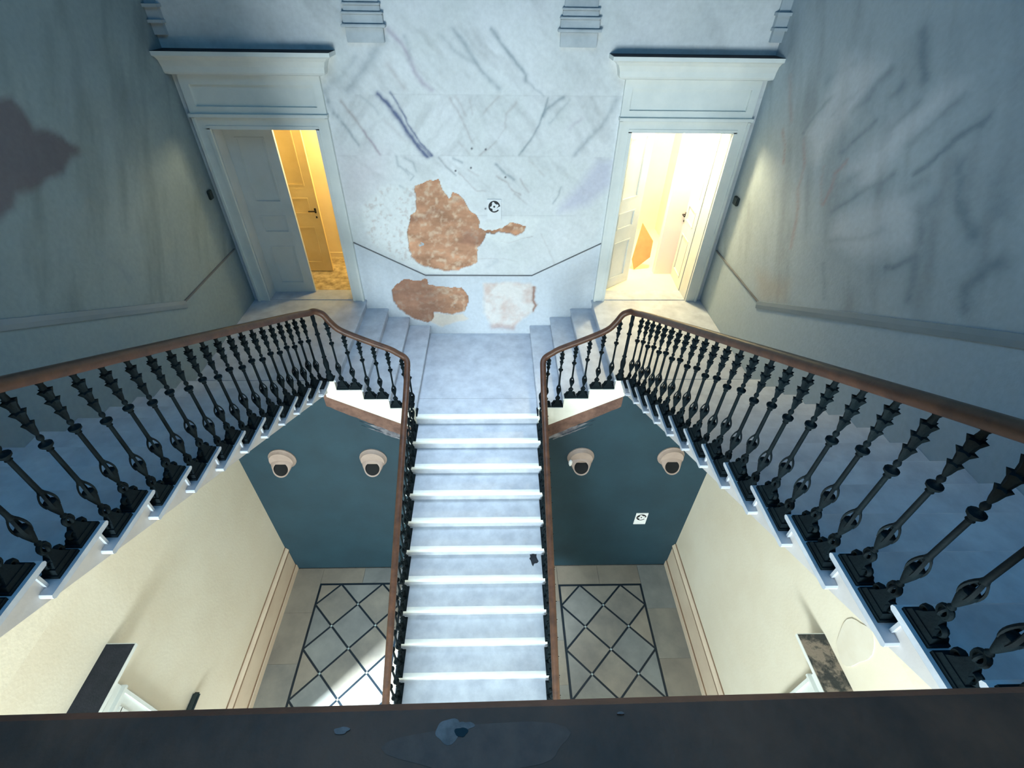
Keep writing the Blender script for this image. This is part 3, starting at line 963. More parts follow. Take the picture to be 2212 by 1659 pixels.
# ------------------------------------------------------------------ central staircase
stair = empty('central_staircase', (0, 0, 0))
tag(stair, 'straight central flight of grey marble steps with pale nosings rising to the landing', 'staircase')
WS = 0.935
SQ = 0.062


def xprism(poly, x0, x1):
    return MB().prism(poly, lambda a, b, d: (d, a, b), x0, x1)


nos_prof = [(0.06, 0), (0.022, 0), (0.009, -0.006), (0.001, -0.02), (0.0, -0.036), (0.006, -0.052), (0.02, -SQ), (0.06, -SQ)]
me_nos = xprism(nos_prof, -WS, WS).mesh('nosing', 'nosing', True)
me_tread = MB().box((-WS, 0.06, -0.055), (WS, T1 + 0.05, 0)).mesh('tread', 'stone')
me_riser = MB().box((-WS + 0.01, 0.036, -H1 + 0.0), (WS - 0.01, 0.055, -0.055)).mesh('riser', 'stone')
for k in range(1, 24):
    loc = (0, 4.895 - k * T1, ZL - k * H1)
    link('nosing', me_nos, stair, loc)
    link('tread', me_tread, stair, loc)
    link('riser', me_riser, stair, loc)
link('nosing', me_nos, stair, (0, 4.895, ZL))
link('riser', me_riser, stair, (0, 4.895, ZL))
MB().box((-WS, 4.955, ZL - 0.055), (WS, 5.276, ZL)).build('tread', 'stone', stair)
MB().box((-XW - 0.02, 5.280, ZL - 0.055), (XW + 0.02, YW - 0.002, ZL)).build('landing_slab', 'stone', stair)
# dark spilt stain on one tread
pl = []
for i in range(18):
    t = 2 * math.pi * i / 18
    rr_ = 0.055 * (0.7 + 0.6 * random.random())
    pl.append((0.735 + rr_ * math.cos(t), 3.31 + 1.7 * rr_ * math.sin(t)))
flat('stain', pl, 'dustdark', ZL - 6 * H1 - 0.001, ZL - 6 * H1 + 0.0012, stair)
sl = H1 / T1
ya, yb = 4.895 - 23 * T1, YF + 0.03
zb = lambda y, off: ZL - (4.895 - y) * sl - off
b = MB().prism([(ya, max(0.0, zb(ya, 0.42))), (yb, zb(yb, 0.42)), (yb, zb(yb, H1 + 0.03)), (ya + 0.05, zb(ya + 0.05, H1 + 0.03))],
               lambda a, z, d: (d, a, z), -WS + 0.02, WS - 0.02).build('soffit', 'stringwhite', stair)
MB().box((-XW, YF + 0.34, ZL - 0.30), (XW, YW - 0.002, ZL - 0.056)).build('landing_body', 'stringwhite', stair)

# ------------------------------------------------------------------ side staircases
STAIRS = {}
for s in (-1, 1):
    word = 'left' if s < 0 else 'right'
    root = empty('side_staircase')
    tag(root, 'grey marble side flight climbing along the %s wall from the door platform' % word, 'staircase')
    STAIRS[s] = root
    # three link steps + platform edge
    for i in range(1, 5):
        xr = XW + (i - 1) * T3
        z = ZL + i * HS
        x2 = xr + T3 + 0.03 if i < 4 else W - 0.002
        nm = 'tread' if i < 4 else 'platform_slab'
        m = MB().prism([(xr + 0.012, z), (xr - 0.012, z - 0.006), (xr - 0.018, z - 0.022), (xr - 0.012, z - 0.038), (xr + 0.012, z - 0.044), (x2, z - 0.044), (x2, z)],
                       lambda a, b_, d: (s * a, d, b_), YF, YW - 0.002)
        m.build(nm, 'stone', root, True)
        MB().box((s * (xr + 0.008), YF, z - HS - (0.0 if i > 1 else 0.0)), (s * (xr + 0.03), YW - 0.002, z - 0.044)).build('riser', 'stone', root)
    MB().box((s * XS, 4.61, ZP - 0.044), (s * (W - 0.002), YF - 0.001, ZP)).build('platform_slab', 'stone', root, bevel=0.01)
    MB().box((s * 1.95, YF + 0.34, ZP - 0.30), (s * (W - 0.004), YW - 0.004, ZP - 0.045)).build('platform_body', 'stringwhite', root)
    # white stepped string on the front of the link steps
    top = [(XW + 0.0, ZL + 0.0), (XW, ZL + HS), (XW + T3, ZL + HS), (XW + T3, ZL + 2 * HS), (XW + 2 * T3, ZL + 2 * HS), (XW + 2 * T3, ZL + 3 * HS),
           (XW + 3 * T3, ZL + 3 * HS), (XW + 3 * T3, ZP), (2.0, ZP), (2.0, 4.445), (0.90, 3.845), (XW, 3.83)]
    MB().prism(top, lambda a, z, d: (s * a, d, z), YF - 0.014, YF + 0.034).build('white_string', 'stringwhite', root)
    # upper flight
    def sx(x):
        return s * x
    trd = MB()
    trd.prism([(0.0, -0.010), (-0.012, 0.0), (-0.433, 0.0), (-0.440, -0.010), (-0.440, -0.022), (-0.430, -0.032), (-0.012, -0.032), (0.0, -0.022)], lambda a, z, d: (s * d, a, z), XS, W - 0.003)
    me_t = trd.mesh('tread', 'stone', True, 0.006)
    me_r = MB().box((s * (XS + 0.05), -0.05, -H2 + 0.0), (s * (W - 0.003), -0.034, -0.032)).mesh('riser', 'stone')
    for k in range(1, NUP + 1):
        loc = (0, YN0 - k * T2, ZP + k * H2)
        link('tread', me_t, root, loc)
        link('riser', me_r, root, loc)
    pts = []
    y0s = YN0 - T2 - 0.05
    for k in range(1, NUP + 1):
        yk, zk = YN0 - k * T2 - 0.05, ZP + k * H2
        pts += [(yk, zk - H2 - 0.031), (yk, zk - 0.031)]
    yl = YN0 - (NUP + 1) * T2 - 0.05
    pts += [(yl, ZU - 0.05), (yl, ZU - 0.26)]
    sof = lambda y: ZP + (YN0 - y) * H2 / T2 - 0.285
    pts += [(YN0 - NUP * T2, sof(YN0 - NUP * T2)), (YF + 0.0, sof(YF)), (YF + 0.0, ZP - 0.05), (y0s, ZP - 0.05)]
    MB().prism(pts, lambda a, z, d: (s * d, a, z), XS + 0.065, W - 0.004).build('flight_string', 'stringgrey', root)

# ------------------------------------------------------------------ cast-iron balusters
def baluster_mesh():
    m = MB()
    m.box((-0.043, -0.078, 0), (0.043, 0.078, 0.016))
    m.frustum((-0.038, -0.070, 0.038, 0.070), 0.016, (-0.034, -0.060, 0.034, 0.060), 0.040)
    m.frustum((-0.030, -0.052, 0.030, 0.052), 0.040, (-0.024, -0.036, 0.024, 0.036), 0.066)
    m.frustum((-0.024, -0.034, 0.024, 0.034), 0.066, (-0.012, -0.014, 0.012, 0.014), 0.108)
    for sg in (-1, 1):
        m.torus((0, sg * 0.040, 0.062), 0.018, 0.010, 'x', 10, 5, 1.6)
    m.torus((0, 0, 0.130), 0.024, 0.0105, 'x', 14, 6, 1.3)
    m.torus((0, 0, 0.130), 0.020, 0.008, 'y', 12, 5, 1.0)
    m.lathe([(0.008, 0.150), (0.016, 0.168), (0.009, 0.180), (0.013, 0.190), (0.026, 0.235), (0.031, 0.262), (0.029, 0.278), (0.020, 0.284)], 10)
    for q in range(4):
        a = math.pi / 4 + q * math.pi / 2
        pth = []
        for t in range(7):
            u = t / 6
            rr = 0.012 + 0.020 * math.sin(math.pi * (0.25 + 0.75 * u)) if u < 1 else 0.010
            pth.append((rr * math.cos(a), rr * math.sin(a), 0.248 + 0.095 * u))
        m.sweep(pth, [(-0.007, -0.004), (0.007, -0.004), (0.007, 0.004), (-0.007, 0.004)], up=Vector((math.cos(a), math.sin(a), 0.01)))
    m.lathe([(0.010, 0.325), (0.017, 0.342), (0.013, 0.355), (0.0125, 0.36), (0.0115, 0.560), (0.017, 0.566), (0.013, 0.574), (0.030, 0.592), (0.031, 0.602), (0.020, 0.606), (0.010, 0.612),
             (0.007, 0.620), (0.014, 0.630), (0.016, 0.638), (0.013, 0.647), (0.007, 0.655)], 12)
    prof = [(0.007, 0.650), (0.013, 0.672), (0.017, 0.700), (0.024, 0.722), (0.014, 0.728), (0.019, 0.760), (0.030, 0.785), (0.017, 0.790), (0.020, 0.815), (0.029, 0.842), (0.015, 0.848), (0.013, 0.875), (0.018, 0.885), (0.018, 0.900)]
    lob = [0, 0.1, 0.15, 0.26, 0.1, 0.15, 0.28, 0.1, 0.15, 0.26, 0.1, 0, 0, 0]
    m.lathe(prof, 12, (0, 0, 0), lob)
    return m.mesh('baluster', 'iron', True)


def newel_mesh():
    m = MB()
    m.box((-0.05, -0.05, 0), (0.05, 0.05, 0.02))
    m.lathe([(0.046, 0.02), (0.046, 0.05), (0.030, 0.08), (0.038, 0.11), (0.022, 0.14), (0.030, 0.19), (0.034, 0.24), (0.022, 0.30), (0.020, 0.31), (0.030, 0.325), (0.020, 0.34), (0.019, 0.62), (0.032, 0.635), (0.020, 0.65),
             (0.018, 0.72), (0.028, 0.76), (0.020, 0.79), (0.024, 0.84), (0.020, 0.90)], 14)
    return m.mesh('newel_post', 'iron', True)


ME_BAL, ME_NEW = baluster_mesh(), newel_mesh()
RAIL_PROF = [(-0.036, -0.012), (-0.030, -0.028), (-0.018, -0.034), (0.018, -0.034), (0.030, -0.028), (0.036, -0.012), (0.038, 0.004), (0.030, 0.022), (0.014, 0.032), (-0.014, 0.032), (-0.030, 0.022), (-0.038, 0.004)]


def catmull(pts, n=6):
    P_ = [Vector(p) for p in pts]
    P_ = [2 * P_[0] - P_[1]] + P_ + [2 * P_[-1] - P_[-2]]
    out = []
    for i in range(1, len(P_) - 2):
        p0, p1, p2, p3 = P_[i - 1:i + 3]
        for k in range(n):
            t = k / n
            out.append(0.5 * ((2 * p1) + (-p0 + p2) * t + (2 * p0 - 5 * p1 + 4 * p2 - p3) * t * t + (-p0 + 3 * p1 - 3 * p2 + p3) * t ** 3))
    out.append(P_[-2])
    return out


CZ = lambda y: ZL + 0.90 - sl * (4.895 - y)
UZ = lambda y: ZP + 0.945 + (H2 / T2) * (YN0 - y)
LINKZ = [(0.86, 5.045), (1.07, 5.187), (1.346, 5.318), (1.614, 5.462), (1.713, 5.578), (1.77, 5.680), (1.82, 5.715), (1.90, 5.75)]


def link_rail_z(x):
    for (xa, za), (xb, zb_) in zip(LINKZ[:-1], LINKZ[1:]):
        if x <= xb:
            return za + (zb_ - za) * (x - xa) / (xb - xa)
    return LINKZ[-1][1]


for s in (-1, 1):
    word = 'left' if s < 0 else 'right'
    root = empty('balustrade')
    tag(root, 'cast iron balustrade with brown handrail left of the central stairs' if s < 0 else 'cast iron balustrade with brown handrail right of the central stairs', 'balustrade')
    low = [(s * 0.858, y, CZ(y)) for y in (-2.4, 0.0, 2.4, 4.3, 4.62)]
    low += [(s * 0.858, 4.80, CZ(4.80) + 0.03), (s * 0.862, 4.90, 5.02), (s * 0.90, 4.945, 5.065), (s * 0.98, 4.95, 5.125)]
    mid = [(s * x, 4.95, z) for x, z in LINKZ[1:6]] + [(s * 1.815, 4.945, 5.715), (s * 1.862, 4.915, 5.748), (s * 1.90, 4.85, UZ(4.85)), (s * 1.930, 4.70, UZ(4.70)), (s * 1.943, 4.4, UZ(4.4))]
    upp = [(s * 1.948, y, UZ(y)) for y in (3.6, 2.4, 1.2, 0.6, 0.25)] + [(s * 1.948, 0.12, UZ(0.25) + 0.03)]
    path = catmull(low + mid + upp, 5)
    nlow = (len(low) - 1) * 5
    MB().sweep(path, RAIL_PROF).build('handrail', 'wood', root, True)
    # central flight
    for k in range(0, 24):
        for dy in (0.085, 0.240):
            y = 4.895 - k * T1 + dy
            if k == 0 and dy > 0.1:
                continue
            zb_ = ZL - k * H1
            zt = CZ(y) - 0.030 if k else 5.02
            link('baluster', ME_BAL, root, (s * 0.880, y, zb_), 0, (1, 1, (zt - zb_) / 0.9))
    # link steps
    for i in range(1, 4):
        for dx in (0.085, 0.250):
            x = XW + (i - 1) * T3 + dx
            zb_ = ZL + i * HS
            link('baluster', ME_BAL, root, (s * x, YF + 0.040, zb_), math.pi / 2, (1, 1, (link_rail_z(x) - 0.03 - zb_) / 0.9))
    link('newel_post', ME_NEW, root, (s * 1.895, YF + 0.02, ZP), 0, (1, 1, (5.735 - 0.02 - ZP) / 0.9))
    # upper flight
    for y in (4.795,):
        link('baluster', ME_BAL, root, (s * 1.968, y, ZP), 0, (1, 1, (UZ(y) - 0.03 - ZP) / 0.9))
    for k in range(1, NUP):
        for dy in (0.100, 0.270):
            y = YN0 - k * T2 - dy
            zb_ = ZP + k * H2
            link('baluster', ME_BAL, root, (s * 1.968, y, zb_), 0, (1, 1, (UZ(y) - 0.03 - zb_) / 0.9))

# gallery rail in front of the viewer
root = empty('gallery_balustrade')
tag(root, 'wide dark worn wooden rail of the gallery balustrade crossing the bottom foreground', 'balustrade')
prof = [(-0.070, -0.05), (0.066, -0.05), (0.078, -0.03), (0.080, -0.012), (0.072, -0.003), (0.05, 0.0), (-0.05, 0.0), (-0.072, -0.003), (-0.080, -0.012), (-0.078, -0.03)]
hr = MB().sweep([(1.90, 0.096, 8.2), (0.7, 0.0855, 8.2), (-0.3, 0.076, 8.2), (-1.90, 0.062, 8.2)], prof).build('handrail', 'wooddark', root, True)
for (cx_, cy_, rx, ry, seed, mt_, dz_) in ((0.235, 0.122, 0.075, 0.020, 1, 'worn', 0.0), (0.219, 0.138, 0.007, 0.0035, 4, 'wornbright', 0.0004), (0.203, 0.134, 0.012, 0.009, 6, 'wornbright', 0.0003),
                                       (0.215, 0.133, 0.0055, 0.004, 8, 'blackink', 0.0006), (0.105, 0.136, 0.007, 0.0028, 2, 'wornbright', 0.0003), (0.365, 0.146, 0.003, 0.0012, 3, 'wornbright', 0.0003)):
    rq = random.Random(seed)
    ph = [rq.random() * 6.28 for _ in range(3)]
    pl = []
    for i in range(32):
        t = 2 * math.pi * i / 32
        k = 1 + 0.12 * math.sin(2 * t + ph[0]) + 0.09 * math.sin(3 * t + ph[1]) + 0.06 * math.sin(5 * t + ph[2])
        pl.append((cx_ + rx * k * math.cos(t), min(cy_ + ry * k * math.sin(t), 0.1495)))
    flat('worn_patch', pl, mt_, 8.1985, 8.2003 + dz_, hr)  # small blotches on the rail top, mostly brighter than the wood, one black
for i in range(22):
    x = -1.785 + 3.57 * i / 21
    link('baluster', ME_BAL, root, (x, 0.08, ZU), math.pi / 2, (1, 1, (8.2 - 0.05 - ZU) / 0.9))

# ------------------------------------------------------------------ door surrounds and leaves
def mapped(mb, f):
    mb.v = [tuple(f(*p)) for p in mb.v]
    return mb


def surround(root, f, u0, u1, zf, zh, cas, fr0, fr1, ctop, dust, ulo=None, uhi=None, lower=False):
    """u0..u1 opening, zf floor, zh head; f maps (u, d, z)"""
    def bd(name, mb, mt, parent=root, bev=0):
        return mapped(mb, f).build(name, mt, parent, False, bev)
    a, b = u0 - cas, u1 + cas
    for (p, q, r_) in ((a, u0, u0), (u1, b, u1)):
        m = MB().box((p, 0, zf), (q, 0.045, zh + cas * 0.72))
        if p == a:
            m.box((a, 0.045, zf), (a + 0.035, 0.066, zh + cas * 0.72)).box((u0 - 0.03, 0.03, zf), (u0 + 0.012, 0.055, zh))
        else:
            m.box((b - 0.035, 0.045, zf), (b, 0.066, zh + cas * 0.72)).box((u1 - 0.012, 0.03, zf), (u1 + 0.03, 0.055, zh))
        bd('casing_jamb', m, 'trimwhite')
    m = MB().box((u0, 0, zh), (u1, 0.045, zh + cas * 0.72)).box((u0 - 0.03, 0.03, zh - 0.012), (u1 + 0.03, 0.055, zh + 0.03))
    bd('casing_head', m, 'trimwhite')
    bd('cap_moulding', MB().box((a - 0.012, 0, fr0 - 0.035), (b + 0.012, 0.096, fr0)), 'trimwhite')
    # frieze with sunk panel
    pz0, pz1 = fr0 + 0.075, fr1 - 0.10
    m = MB()
    m.box((a, 0, fr0), (b, 0.018, fr1))
    m.box((a, 0.018, fr0), (b, 0.052, pz0)).box((a, 0.018, pz1), (b, 0.052, fr1))
    m.box((a, 0.018, pz0), (a + 0.10, 0.052, pz1)).box((b - 0.10, 0.018, pz0), (b, 0.052, pz1))
    bd('frieze', m, 'trimwhite')
    # cornice
    def rect(d):
        p, q = a - (d - 0.05), b + (d - 0.05)
        if ulo is not None:
            p = max(p, ulo)
        if uhi is not None:
            q = min(q, uhi)
        return (p, 0.0, q, d)
    m = MB()
    h = ctop - fr1
    prof = [(0.075, 0.0), (0.14, 0.02), (0.155, 0.04), (0.165, 0.10 * h / 0.26), (0.19, 0.16 * h / 0.26), (0.235, 0.20 * h / 0.26), (0.275, h - 0.045), (0.285, h - 0.04), (0.285, h)]
    for (d0, z0), (d1, z1) in zip(prof[:-1], prof[1:]):
        if z1 > z0 + 1e-6:
            m.frustum(rect(d0), fr1 + z0, rect(d1), fr1 + z1)
        else:
            m.frustum(rect(d0), fr1 + z0, rect(d1), fr1 + z0 + 0.002)
    cor = bd('cornice', m, 'trimwhite')
    r_ = rect(0.278)
    bd('dust_layer', MB().box((r_[0] + 0.003, 0.0, ctop), (r_[2] - 0.003, 0.279, ctop + 0.003)), dust, cor)


def leaf(root, hinge, width, height, ang, mirror, paint, handle=True, parent_label=None):
    """leaf hinged at world point, closed leaf runs along +x (mirror=1) or -x (mirror=-1); ang = opening towards +y"""
    t = 0.045
    st = 0.135
    zr = [(0.155, 0.79), (1.00, 1.26), (1.45, height - 0.14)]
    m = MB()
    m.box((0, 0, 0), (st, t, height)).box((width - st, 0, 0), (width, t, height))
    zz = [0] + [v for p in zr for v in p] + [height]
    for a, b in zip(zz[0::2], zz[1::2]):
        m.box((st, 0, a), (width - st, t, b))
    fx = lambda x, y, z: (mirror * x, y, z)
    lf = mapped(m, fx).build('door_leaf', paint, root, False)
    for a, b in zr:
        p = MB().box((st, 0.014, a), (width - st, t - 0.014, b))
        mapped(p, fx).build('panel', paint, lf)
        # bolection moulding round the sunk panel, both faces
        for y0, y1 in ((-0.006, 0.014), (t - 0.014, t + 0.006)):
            q = MB()
            w = 0.022
            q.box((st, y0, a), (width - st, y1, a + w)).box((st, y0, b - w), (width - st, y1, b))
            q.box((st, y0, a + w), (st + w, y1, b - w)).box((width - st - w, y0, a + w), (width - st, y1, b - w))
            mapped(q, fx).build('panel_moulding', paint, lf)
    if handle:
        for y0, sg in ((0.0, -1), (t, 1)):
            q = MB()
            q.box((width - 0.075, y0, 1.02), (width - 0.045, y0 + sg * 0.008, 1.10))
            q.box((width - 0.066, y0 + sg * 0.008, 1.055), (width - 0.054, y0 + sg * 0.05, 1.067))
            q.box((width - 0.16, y0 + sg * 0.038, 1.053), (width - 0.05, y0 + sg * 0.053, 1.069))
            q.box((width - 0.072, y0, 0.94), (width - 0.050, y0 + sg * 0.010, 0.97))
            mapped(q, fx).build('handle', 'brass', lf, False, 0.002)
    lf.location = hinge
    lf.rotation_euler = (0, 0, mirror * ang)
    return lf


farmap = lambda u, d, z: (u, YW - d, z)
YH = YW + 0.27          # hinge line (inner face of the wall)
for s in (-1, 1):
    root = tag(empty('door_%d' % (1 if s < 0 else 2)), kind='structure')
    u0, u1 = (-OP1, -OP0) if s < 0 else (OP0, OP1)
    surround(root, farmap, u0, u1, ZP + 0.001, OPZ, 0.165, ZP + 2.655, ZP + 3.065, ZP + 3.315, 'dustdark', ulo=-W + 0.004, uhi=W - 0.004)
    # lining of the reveal
    for u in (u0, u1):
        sg = 1 if u == u0 else -1
        MB().box((u, YW, ZP), (u + sg * 0.018, YW + 0.285, OPZ)).build('jamb_lining', 'doorpaint', root)
    MB().box((u0, YW, OPZ - 0.018), (u1, YW + 0.285, OPZ)).build('head_lining', 'doorpaint', root)
    MB().box((u0, YW - 0.02, ZP), (u1, YW + 0.29, ZP + 0.012)).build('threshold', 'stone', root)
    hL = OPZ - ZP - 0.035
    if s < 0:
        leaf(root, (u0 + 0.02, YH - 0.05, ZP + 0.015), 0.655, hL, 0.0, 1, 'doorpaint', False)
        leaf(root, (u1 - 0.02, YH + 0.01, ZP + 0.015), 0.655, hL, math.radians(112), -1, 'doorpaint', False)
    else:
        leaf(root, (u0 + 0.02, YH - 0.01, ZP + 0.015), 0.655, hL, math.radians(38), 1, 'doorpaint', False)
        leaf(root, (u1 - 0.03, YH + 0.02, ZP + 0.015), 0.655, hL, math.radians(93), -1, 'doorpaint', True)
for s in (-1, 1):
    root = tag(empty('door_%d' % (3 if s < 0 else 4)), kind='structure')
    mp = (lambda u, d, z: (-W + d, u, z)) if s < 0 else (lambda u, d, z: (W - d, u, z))
    surround(root, mp, GY0, GY1, 0.0, GZ, 0.17, GZ + 0.165, GZ + 0.40, 3.65, 'dustdark' if s < 0 else 'dustmottle')
    for u in (GY0, GY1):
        sg = 1 if u == GY0 else -1
        mapped(MB().box((u, 0.0, 0.0), (u + sg * 0.018, -0.29, GZ)), mp).build('jamb_lining', 'trimwhite', root)
    mapped(MB().box((GY0, 0, GZ - 0.018), (GY1, -0.29, GZ)), mp).build('head_lining', 'trimwhite', root)

# ------------------------------------------------------------------ rooms behind the doors
def room(name, x0, x1, y0, y1, z0, z1, wallm, floorm, open_side):
    t = 0.08
    struct('floor_' + name, MB().box((x0, y0, z0 - t), (x1, y1, z0)), floorm)
    struct('ceiling_' + name, MB().box((x0, y0, z1), (x1, y1, z1 + t)), wallm)
    walls = {'w': ((x0 - t, y0), (x0, y1)), 'e': ((x1, y0), (x1 + t, y1)), 's': ((x0, y0 - t), (x1, y0)), 'n': ((x0, y1), (x1, y1 + t))}
    for k, (a, b) in walls.items():
        if k != open_side:
            struct('wall_%s_%s' % (name, {'w': 'left', 'e': 'right', 's': 'front', 'n': 'back'}[k]), MB().box((a[0], a[1], z0), (b[0], b[1], z1)), wallm)


room('yellow_room', -3.55, -0.9, YW + 0.29, 8.52, ZP + 0.012, ZP + 3.0, 'roomyellow', 'roomfloor', 's')
room('cream_room', 1.25, 3.62, YW + 0.29, 9.9, ZP + 0.012, ZP + 3.0, 'roomcream', 'roomcream', 's')
room('left_room', -7.0, -W - 0.30, -1.9, 2.4, 0.0, 5.2, 'card', 'tile', 'e')
room('right_room', W + 0.30, 5.4, -0.6, 2.4, 0.0, 3.6, 'card', 'tile', 'w')
# skirting line of the yellow room
struct('baseboard_yellow_room', MB().box((-3.5, 8.505, ZP + 0.012), (-0.95, 8.52, ZP + 0.10)), 'roomyellow')
# inner ochre door leaf standing open in the yellow room
idoor = tag(empty('door_5'), kind='structure')
leaf(idoor, (-3.30, 7.93, ZP + 0.02), 0.70, 2.42, 0.0, 1, 'roomdoor', True)
MB().box((-3.36, 7.92, ZP + 0.012), (-3.30, 7.99, ZP + 2.5)).build('hinge_post', 'roomdoor', idoor)
# partition in the cream room and the board leaning on it
struct('wall_partition', MB().box((3.08, 7.86, ZP + 0.012), (3.61, 7.98, ZP + 3.0)), 'roompink')
bd = MB()
poly = [(2.76, 0.0), (3.02, 0.22), (3.03, 0.50), (2.80, 0.80), (2.70, 0.18)]
bd.prism(poly, lambda a, z, d: (a, 8.02 + d + 0.18 * z, ZP + 0.0125 + z), 0.0, 0.012)
ob = bd.build('leaning_board', 'orange')
tag(ob, 'orange board leaning just inside the open right doorway', 'board')

# ------------------------------------------------------------------ dado mouldings, pilaster bases
def strip(name, pts, f, w, d, material, parent=None):
    """ledge moulding following pts (u,z) on a wall; f(u,d,z)"""
    m = MB()
    for (a, b) in zip(pts[:-1], pts[1:]):
        vs_ = []
        for (u, z) in (a, b):
            vs_ += [f(u, 0, z - w), f(u, d * 0.6, z - w), f(u, d, z - w * 0.5), f(u, d, z), f(u, 0, z)]
        m.add(vs_, [(0, 1, 6, 5), (1, 2, 7, 6), (2, 3, 8, 7), (3, 4, 9, 8), (4, 0, 5, 9), (0, 4, 3, 2, 1), (5, 6, 7, 8, 9)])
    return tag(m.build(name, material, parent), kind='structure')


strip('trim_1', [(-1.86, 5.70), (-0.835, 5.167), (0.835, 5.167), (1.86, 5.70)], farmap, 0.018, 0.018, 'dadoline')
for s, nm in ((-1, 'trim_2'), (1, 'trim_3')):
    mp = (lambda u, d, z: (-W + d, u, z)) if s < 0 else (lambda u, d, z: (W - d, u, z))
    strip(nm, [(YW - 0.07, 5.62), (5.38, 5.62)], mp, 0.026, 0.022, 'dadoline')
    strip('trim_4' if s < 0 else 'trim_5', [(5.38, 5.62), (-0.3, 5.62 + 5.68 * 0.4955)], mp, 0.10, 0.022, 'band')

for s in (-1, 1):
    pil = tag(empty('trim_6' if s < 0 else 'trim_7'), kind='structure')
    zo = 0.02 if s < 0 else 0.0
    c = 1.235
    for (hw, z0, z1, d, nm) in ((0.215, 8.10, 8.245, 0.05, 'plinth_block'), (0.25, 8.245, 8.275, 0.105, 'plinth_ledge'), (0.225, 8.275, 8.365, 0.06, 'plinth_block'), (0.235, 8.365, 8.385, 0.085, 'plinth_ledge'),
                                (0.205, 8.385, 8.445, 0.045, 'plinth_block'), (0.215, 8.445, 8.465, 0.07, 'plinth_ledge'), (0.19, 8.465, ZC, 0.03, 'pilaster_shaft')):
        MB().box((s * c - hw, YW - d, z0 + zo), (s * c + hw, YW, z1 + zo)).build(nm, 'pilaster', pil, False, 0.006)
    pil = tag(empty('trim_8' if s < 0 else 'trim_9'), kind='structure')
    for (x0, z0, z1, d, nm) in ((3.49, 8.17, 8.28, 0.05, 'plinth_block'), (3.47, 8.28, 8.31, 0.10, 'plinth_ledge'), (3.48, 8.31, 8.42, 0.06, 'plinth_block'), (3.46, 8.42, 8.45, 0.10, 'plinth_ledge'), (3.50, 8.45, ZC, 0.03, 'pilaster_shaft')):
        MB().box((s * x0, YW - d, z0), (s * (W - 0.002), YW, z1)).build(nm, 'wallplain', pil)

# ------------------------------------------------------------------ air nozzles on the teal wall
def nozzle(x, z, label):
    root = empty('air_nozzle', (x, yg, z))
    tag(root, label, 'air nozzle', 'air nozzles on the teal wall')
    def rot(mb):
        a = math.radians(33)
        mb.v = [(p[0], -p[2] * math.cos(a) + p[1] * math.sin(a), p[1] * math.cos(a) - p[2] * math.sin(a) + 0.0) for p in mb.v]
        return mb
    seg = 28
    fl = MB().lathe([(0.205, 0.001), (0.205, 0.018), (0.192, 0.030), (0.175, 0.075)], seg)
    fl.v = [(p[0], -p[2], p[1] - 0.02) for p in fl.v]
    fl.build('flange', 'beigemetal', root, True)
    body = MB()
    prof = [(0.168, 0.05), (0.165, 0.075), (0.152, 0.115), (0.134, 0.155), (0.121, 0.185), (0.117, 0.189), (0.110, 0.185), (0.106, 0.12), (0.106, 0.05)]
    rot(body.lathe(prof, seg)).build('cone', 'beigemetal', root, True)
    rot(MB().lathe([(0.1055, 0.055), (0.1055, 0.178), (0.1045, 0.178), (0.1045, 0.057)], seg)).build('throat', 'black', root, True)
    return root


nz = [(-2.965, 'outer left beige conical air nozzle on the teal wall, near the cream wall'), (-1.60, 'inner left beige conical air nozzle beside the central stair handrail'),
      (1.555, 'inner right beige conical air nozzle beside the central stair, with a white chip'), (2.945, 'outer right beige conical air nozzle, above and near the white square sign')]
for i, (x, lb) in enumerate(nz):
    r = nozzle(x, 3.19, lb)
    if i == 2:
        MB().lathe([(0.012, -0.06), (0.028, -0.02), (0.030, 0.03), (0.014, 0.06)], 8, (-0.165, -0.10, -0.05)).build('white_chip', 'card', r, True)

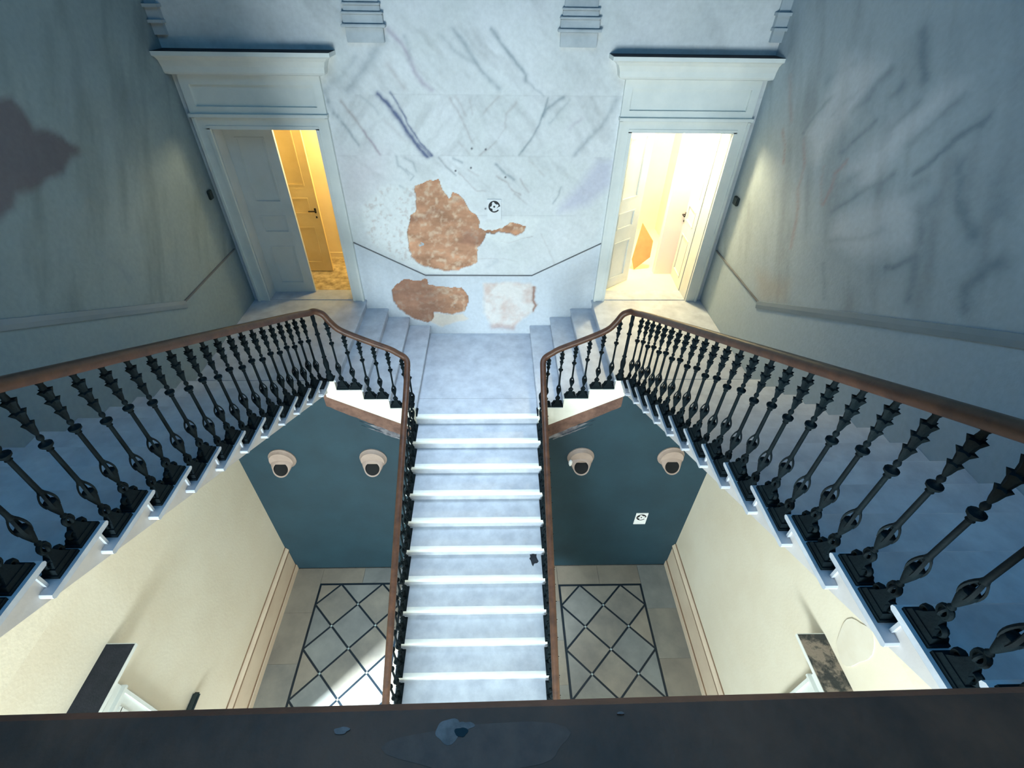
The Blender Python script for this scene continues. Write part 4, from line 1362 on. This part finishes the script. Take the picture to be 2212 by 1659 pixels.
# ------------------------------------------------------------------ signs with the round emblem
def emblem(root, cx, cz, R, y, paper='card'):
    """black disc with a white four-armed figure, dot in the middle and a gap in the rim"""
    def ring(poly, name, material, d):
        MB().prism([(cx + p[0] * R, cz + p[1] * R) for p in poly], lambda a, z, q: (a, q, z), y - d - 0.001, y - d).build(name, material, root)
    pts = []
    for i in range(41):
        a = math.radians(0 + 318 * i / 40 + 2)
        pts.append((math.cos(a), math.sin(a)))
    pts += [(0.72, -0.52), (0.50, -0.28), (0.62, -0.10), (0.80, -0.02)]
    ring(pts, 'emblem_disc', 'blackink', 0.001)
    fig = [(-0.36, 0.62), (-0.30, 0.78), (-0.12, 0.80), (0.02, 0.70), (0.06, 0.58), (0.40, 0.36), (0.58, 0.40), (0.72, 0.30), (0.72, 0.14), (0.52, -0.12), (0.42, -0.20), (0.62, -0.30), (0.78, -0.30), (0.64, -0.48),
           (0.40, -0.66), (0.05, -0.78), (-0.28, -0.76), (-0.30, -0.45), (-0.40, -0.32), (-0.60, -0.28), (-0.74, -0.16), (-0.66, 0.0), (-0.50, 0.04), (-0.36, 0.36), (-0.40, 0.50)]
    ring(fig, 'emblem_figure', paper, 0.002)
    ring([(0.17 * math.cos(2 * math.pi * i / 16) - 0.0, 0.17 * math.sin(2 * math.pi * i / 16)) for i in range(16)], 'emblem_dot', 'blackink', 0.003)


sg = empty('sign', (0, 0, 0))
tag(sg, 'small pale card with black round emblem on the marbled wall right of the masonry patch', 'sign')
MB().box((0.145, YW - 0.018, 6.055), (0.345, YW - 0.008, 6.335)).build('card', 'cardpale', sg)
emblem(sg, 0.245, 6.235, 0.083, YW - 0.018, 'cardpale')
sg = empty('sign', (0, 0, 0))
tag(sg, 'white square sign with black round emblem low on the teal wall', 'sign')
MB().box((2.695, yg - 0.012, 1.385), (2.905, yg - 0.001, 1.705)).build('card', 'card', sg)
emblem(sg, 2.800, 1.590, 0.086, yg - 0.012)

# ------------------------------------------------------------------ small fittings
o = MB().box((-0.02, -0.045, -0.06), (0.012, 0.045, 0.06)).build('wall_switch', 'darkplastic', None, False, 0.008)
o.location = (-W + 0.02, 6.80, 6.43)
tag(o, 'small black wall switch on the left wall beside the closed door leaf', 'switch')
o = MB().box((-0.012, -0.06, -0.055), (0.03, 0.06, 0.055)).build('wall_switch', 'darkplastic', None, False, 0.008)
o.location = (W - 0.03, 6.76, 6.40)
tag(o, 'small dark box switch on the right wall beside the bright doorway', 'switch')
o = MB().box((-0.045, -0.45, -0.05), (0.045, 0.0, 0.0)).build('wall_bracket', 'darkplastic', None, False, 0.018)
o.location = (-W + 0.0475, 2.25, 1.76)
tag(o, 'short dark bar fixed low on the lower left cream wall', 'bracket')

# patched plaster oval on the lower right wall
wl = bpy.data.objects['wall_lower_right']
pl = []
for i in range(26):
    t = 2 * math.pi * i / 26
    k = 1 + 0.08 * math.sin(3 * t + 1) + 0.05 * math.sin(5 * t)
    pl.append((1.84 + 0.17 * k * math.cos(t), 4.02 + 0.30 * k * math.sin(t)))
MB().prism(pl, lambda a, z, d: (d, a, z), W - 0.010, W + 0.01).build('plaster_patch', 'patch', wl)
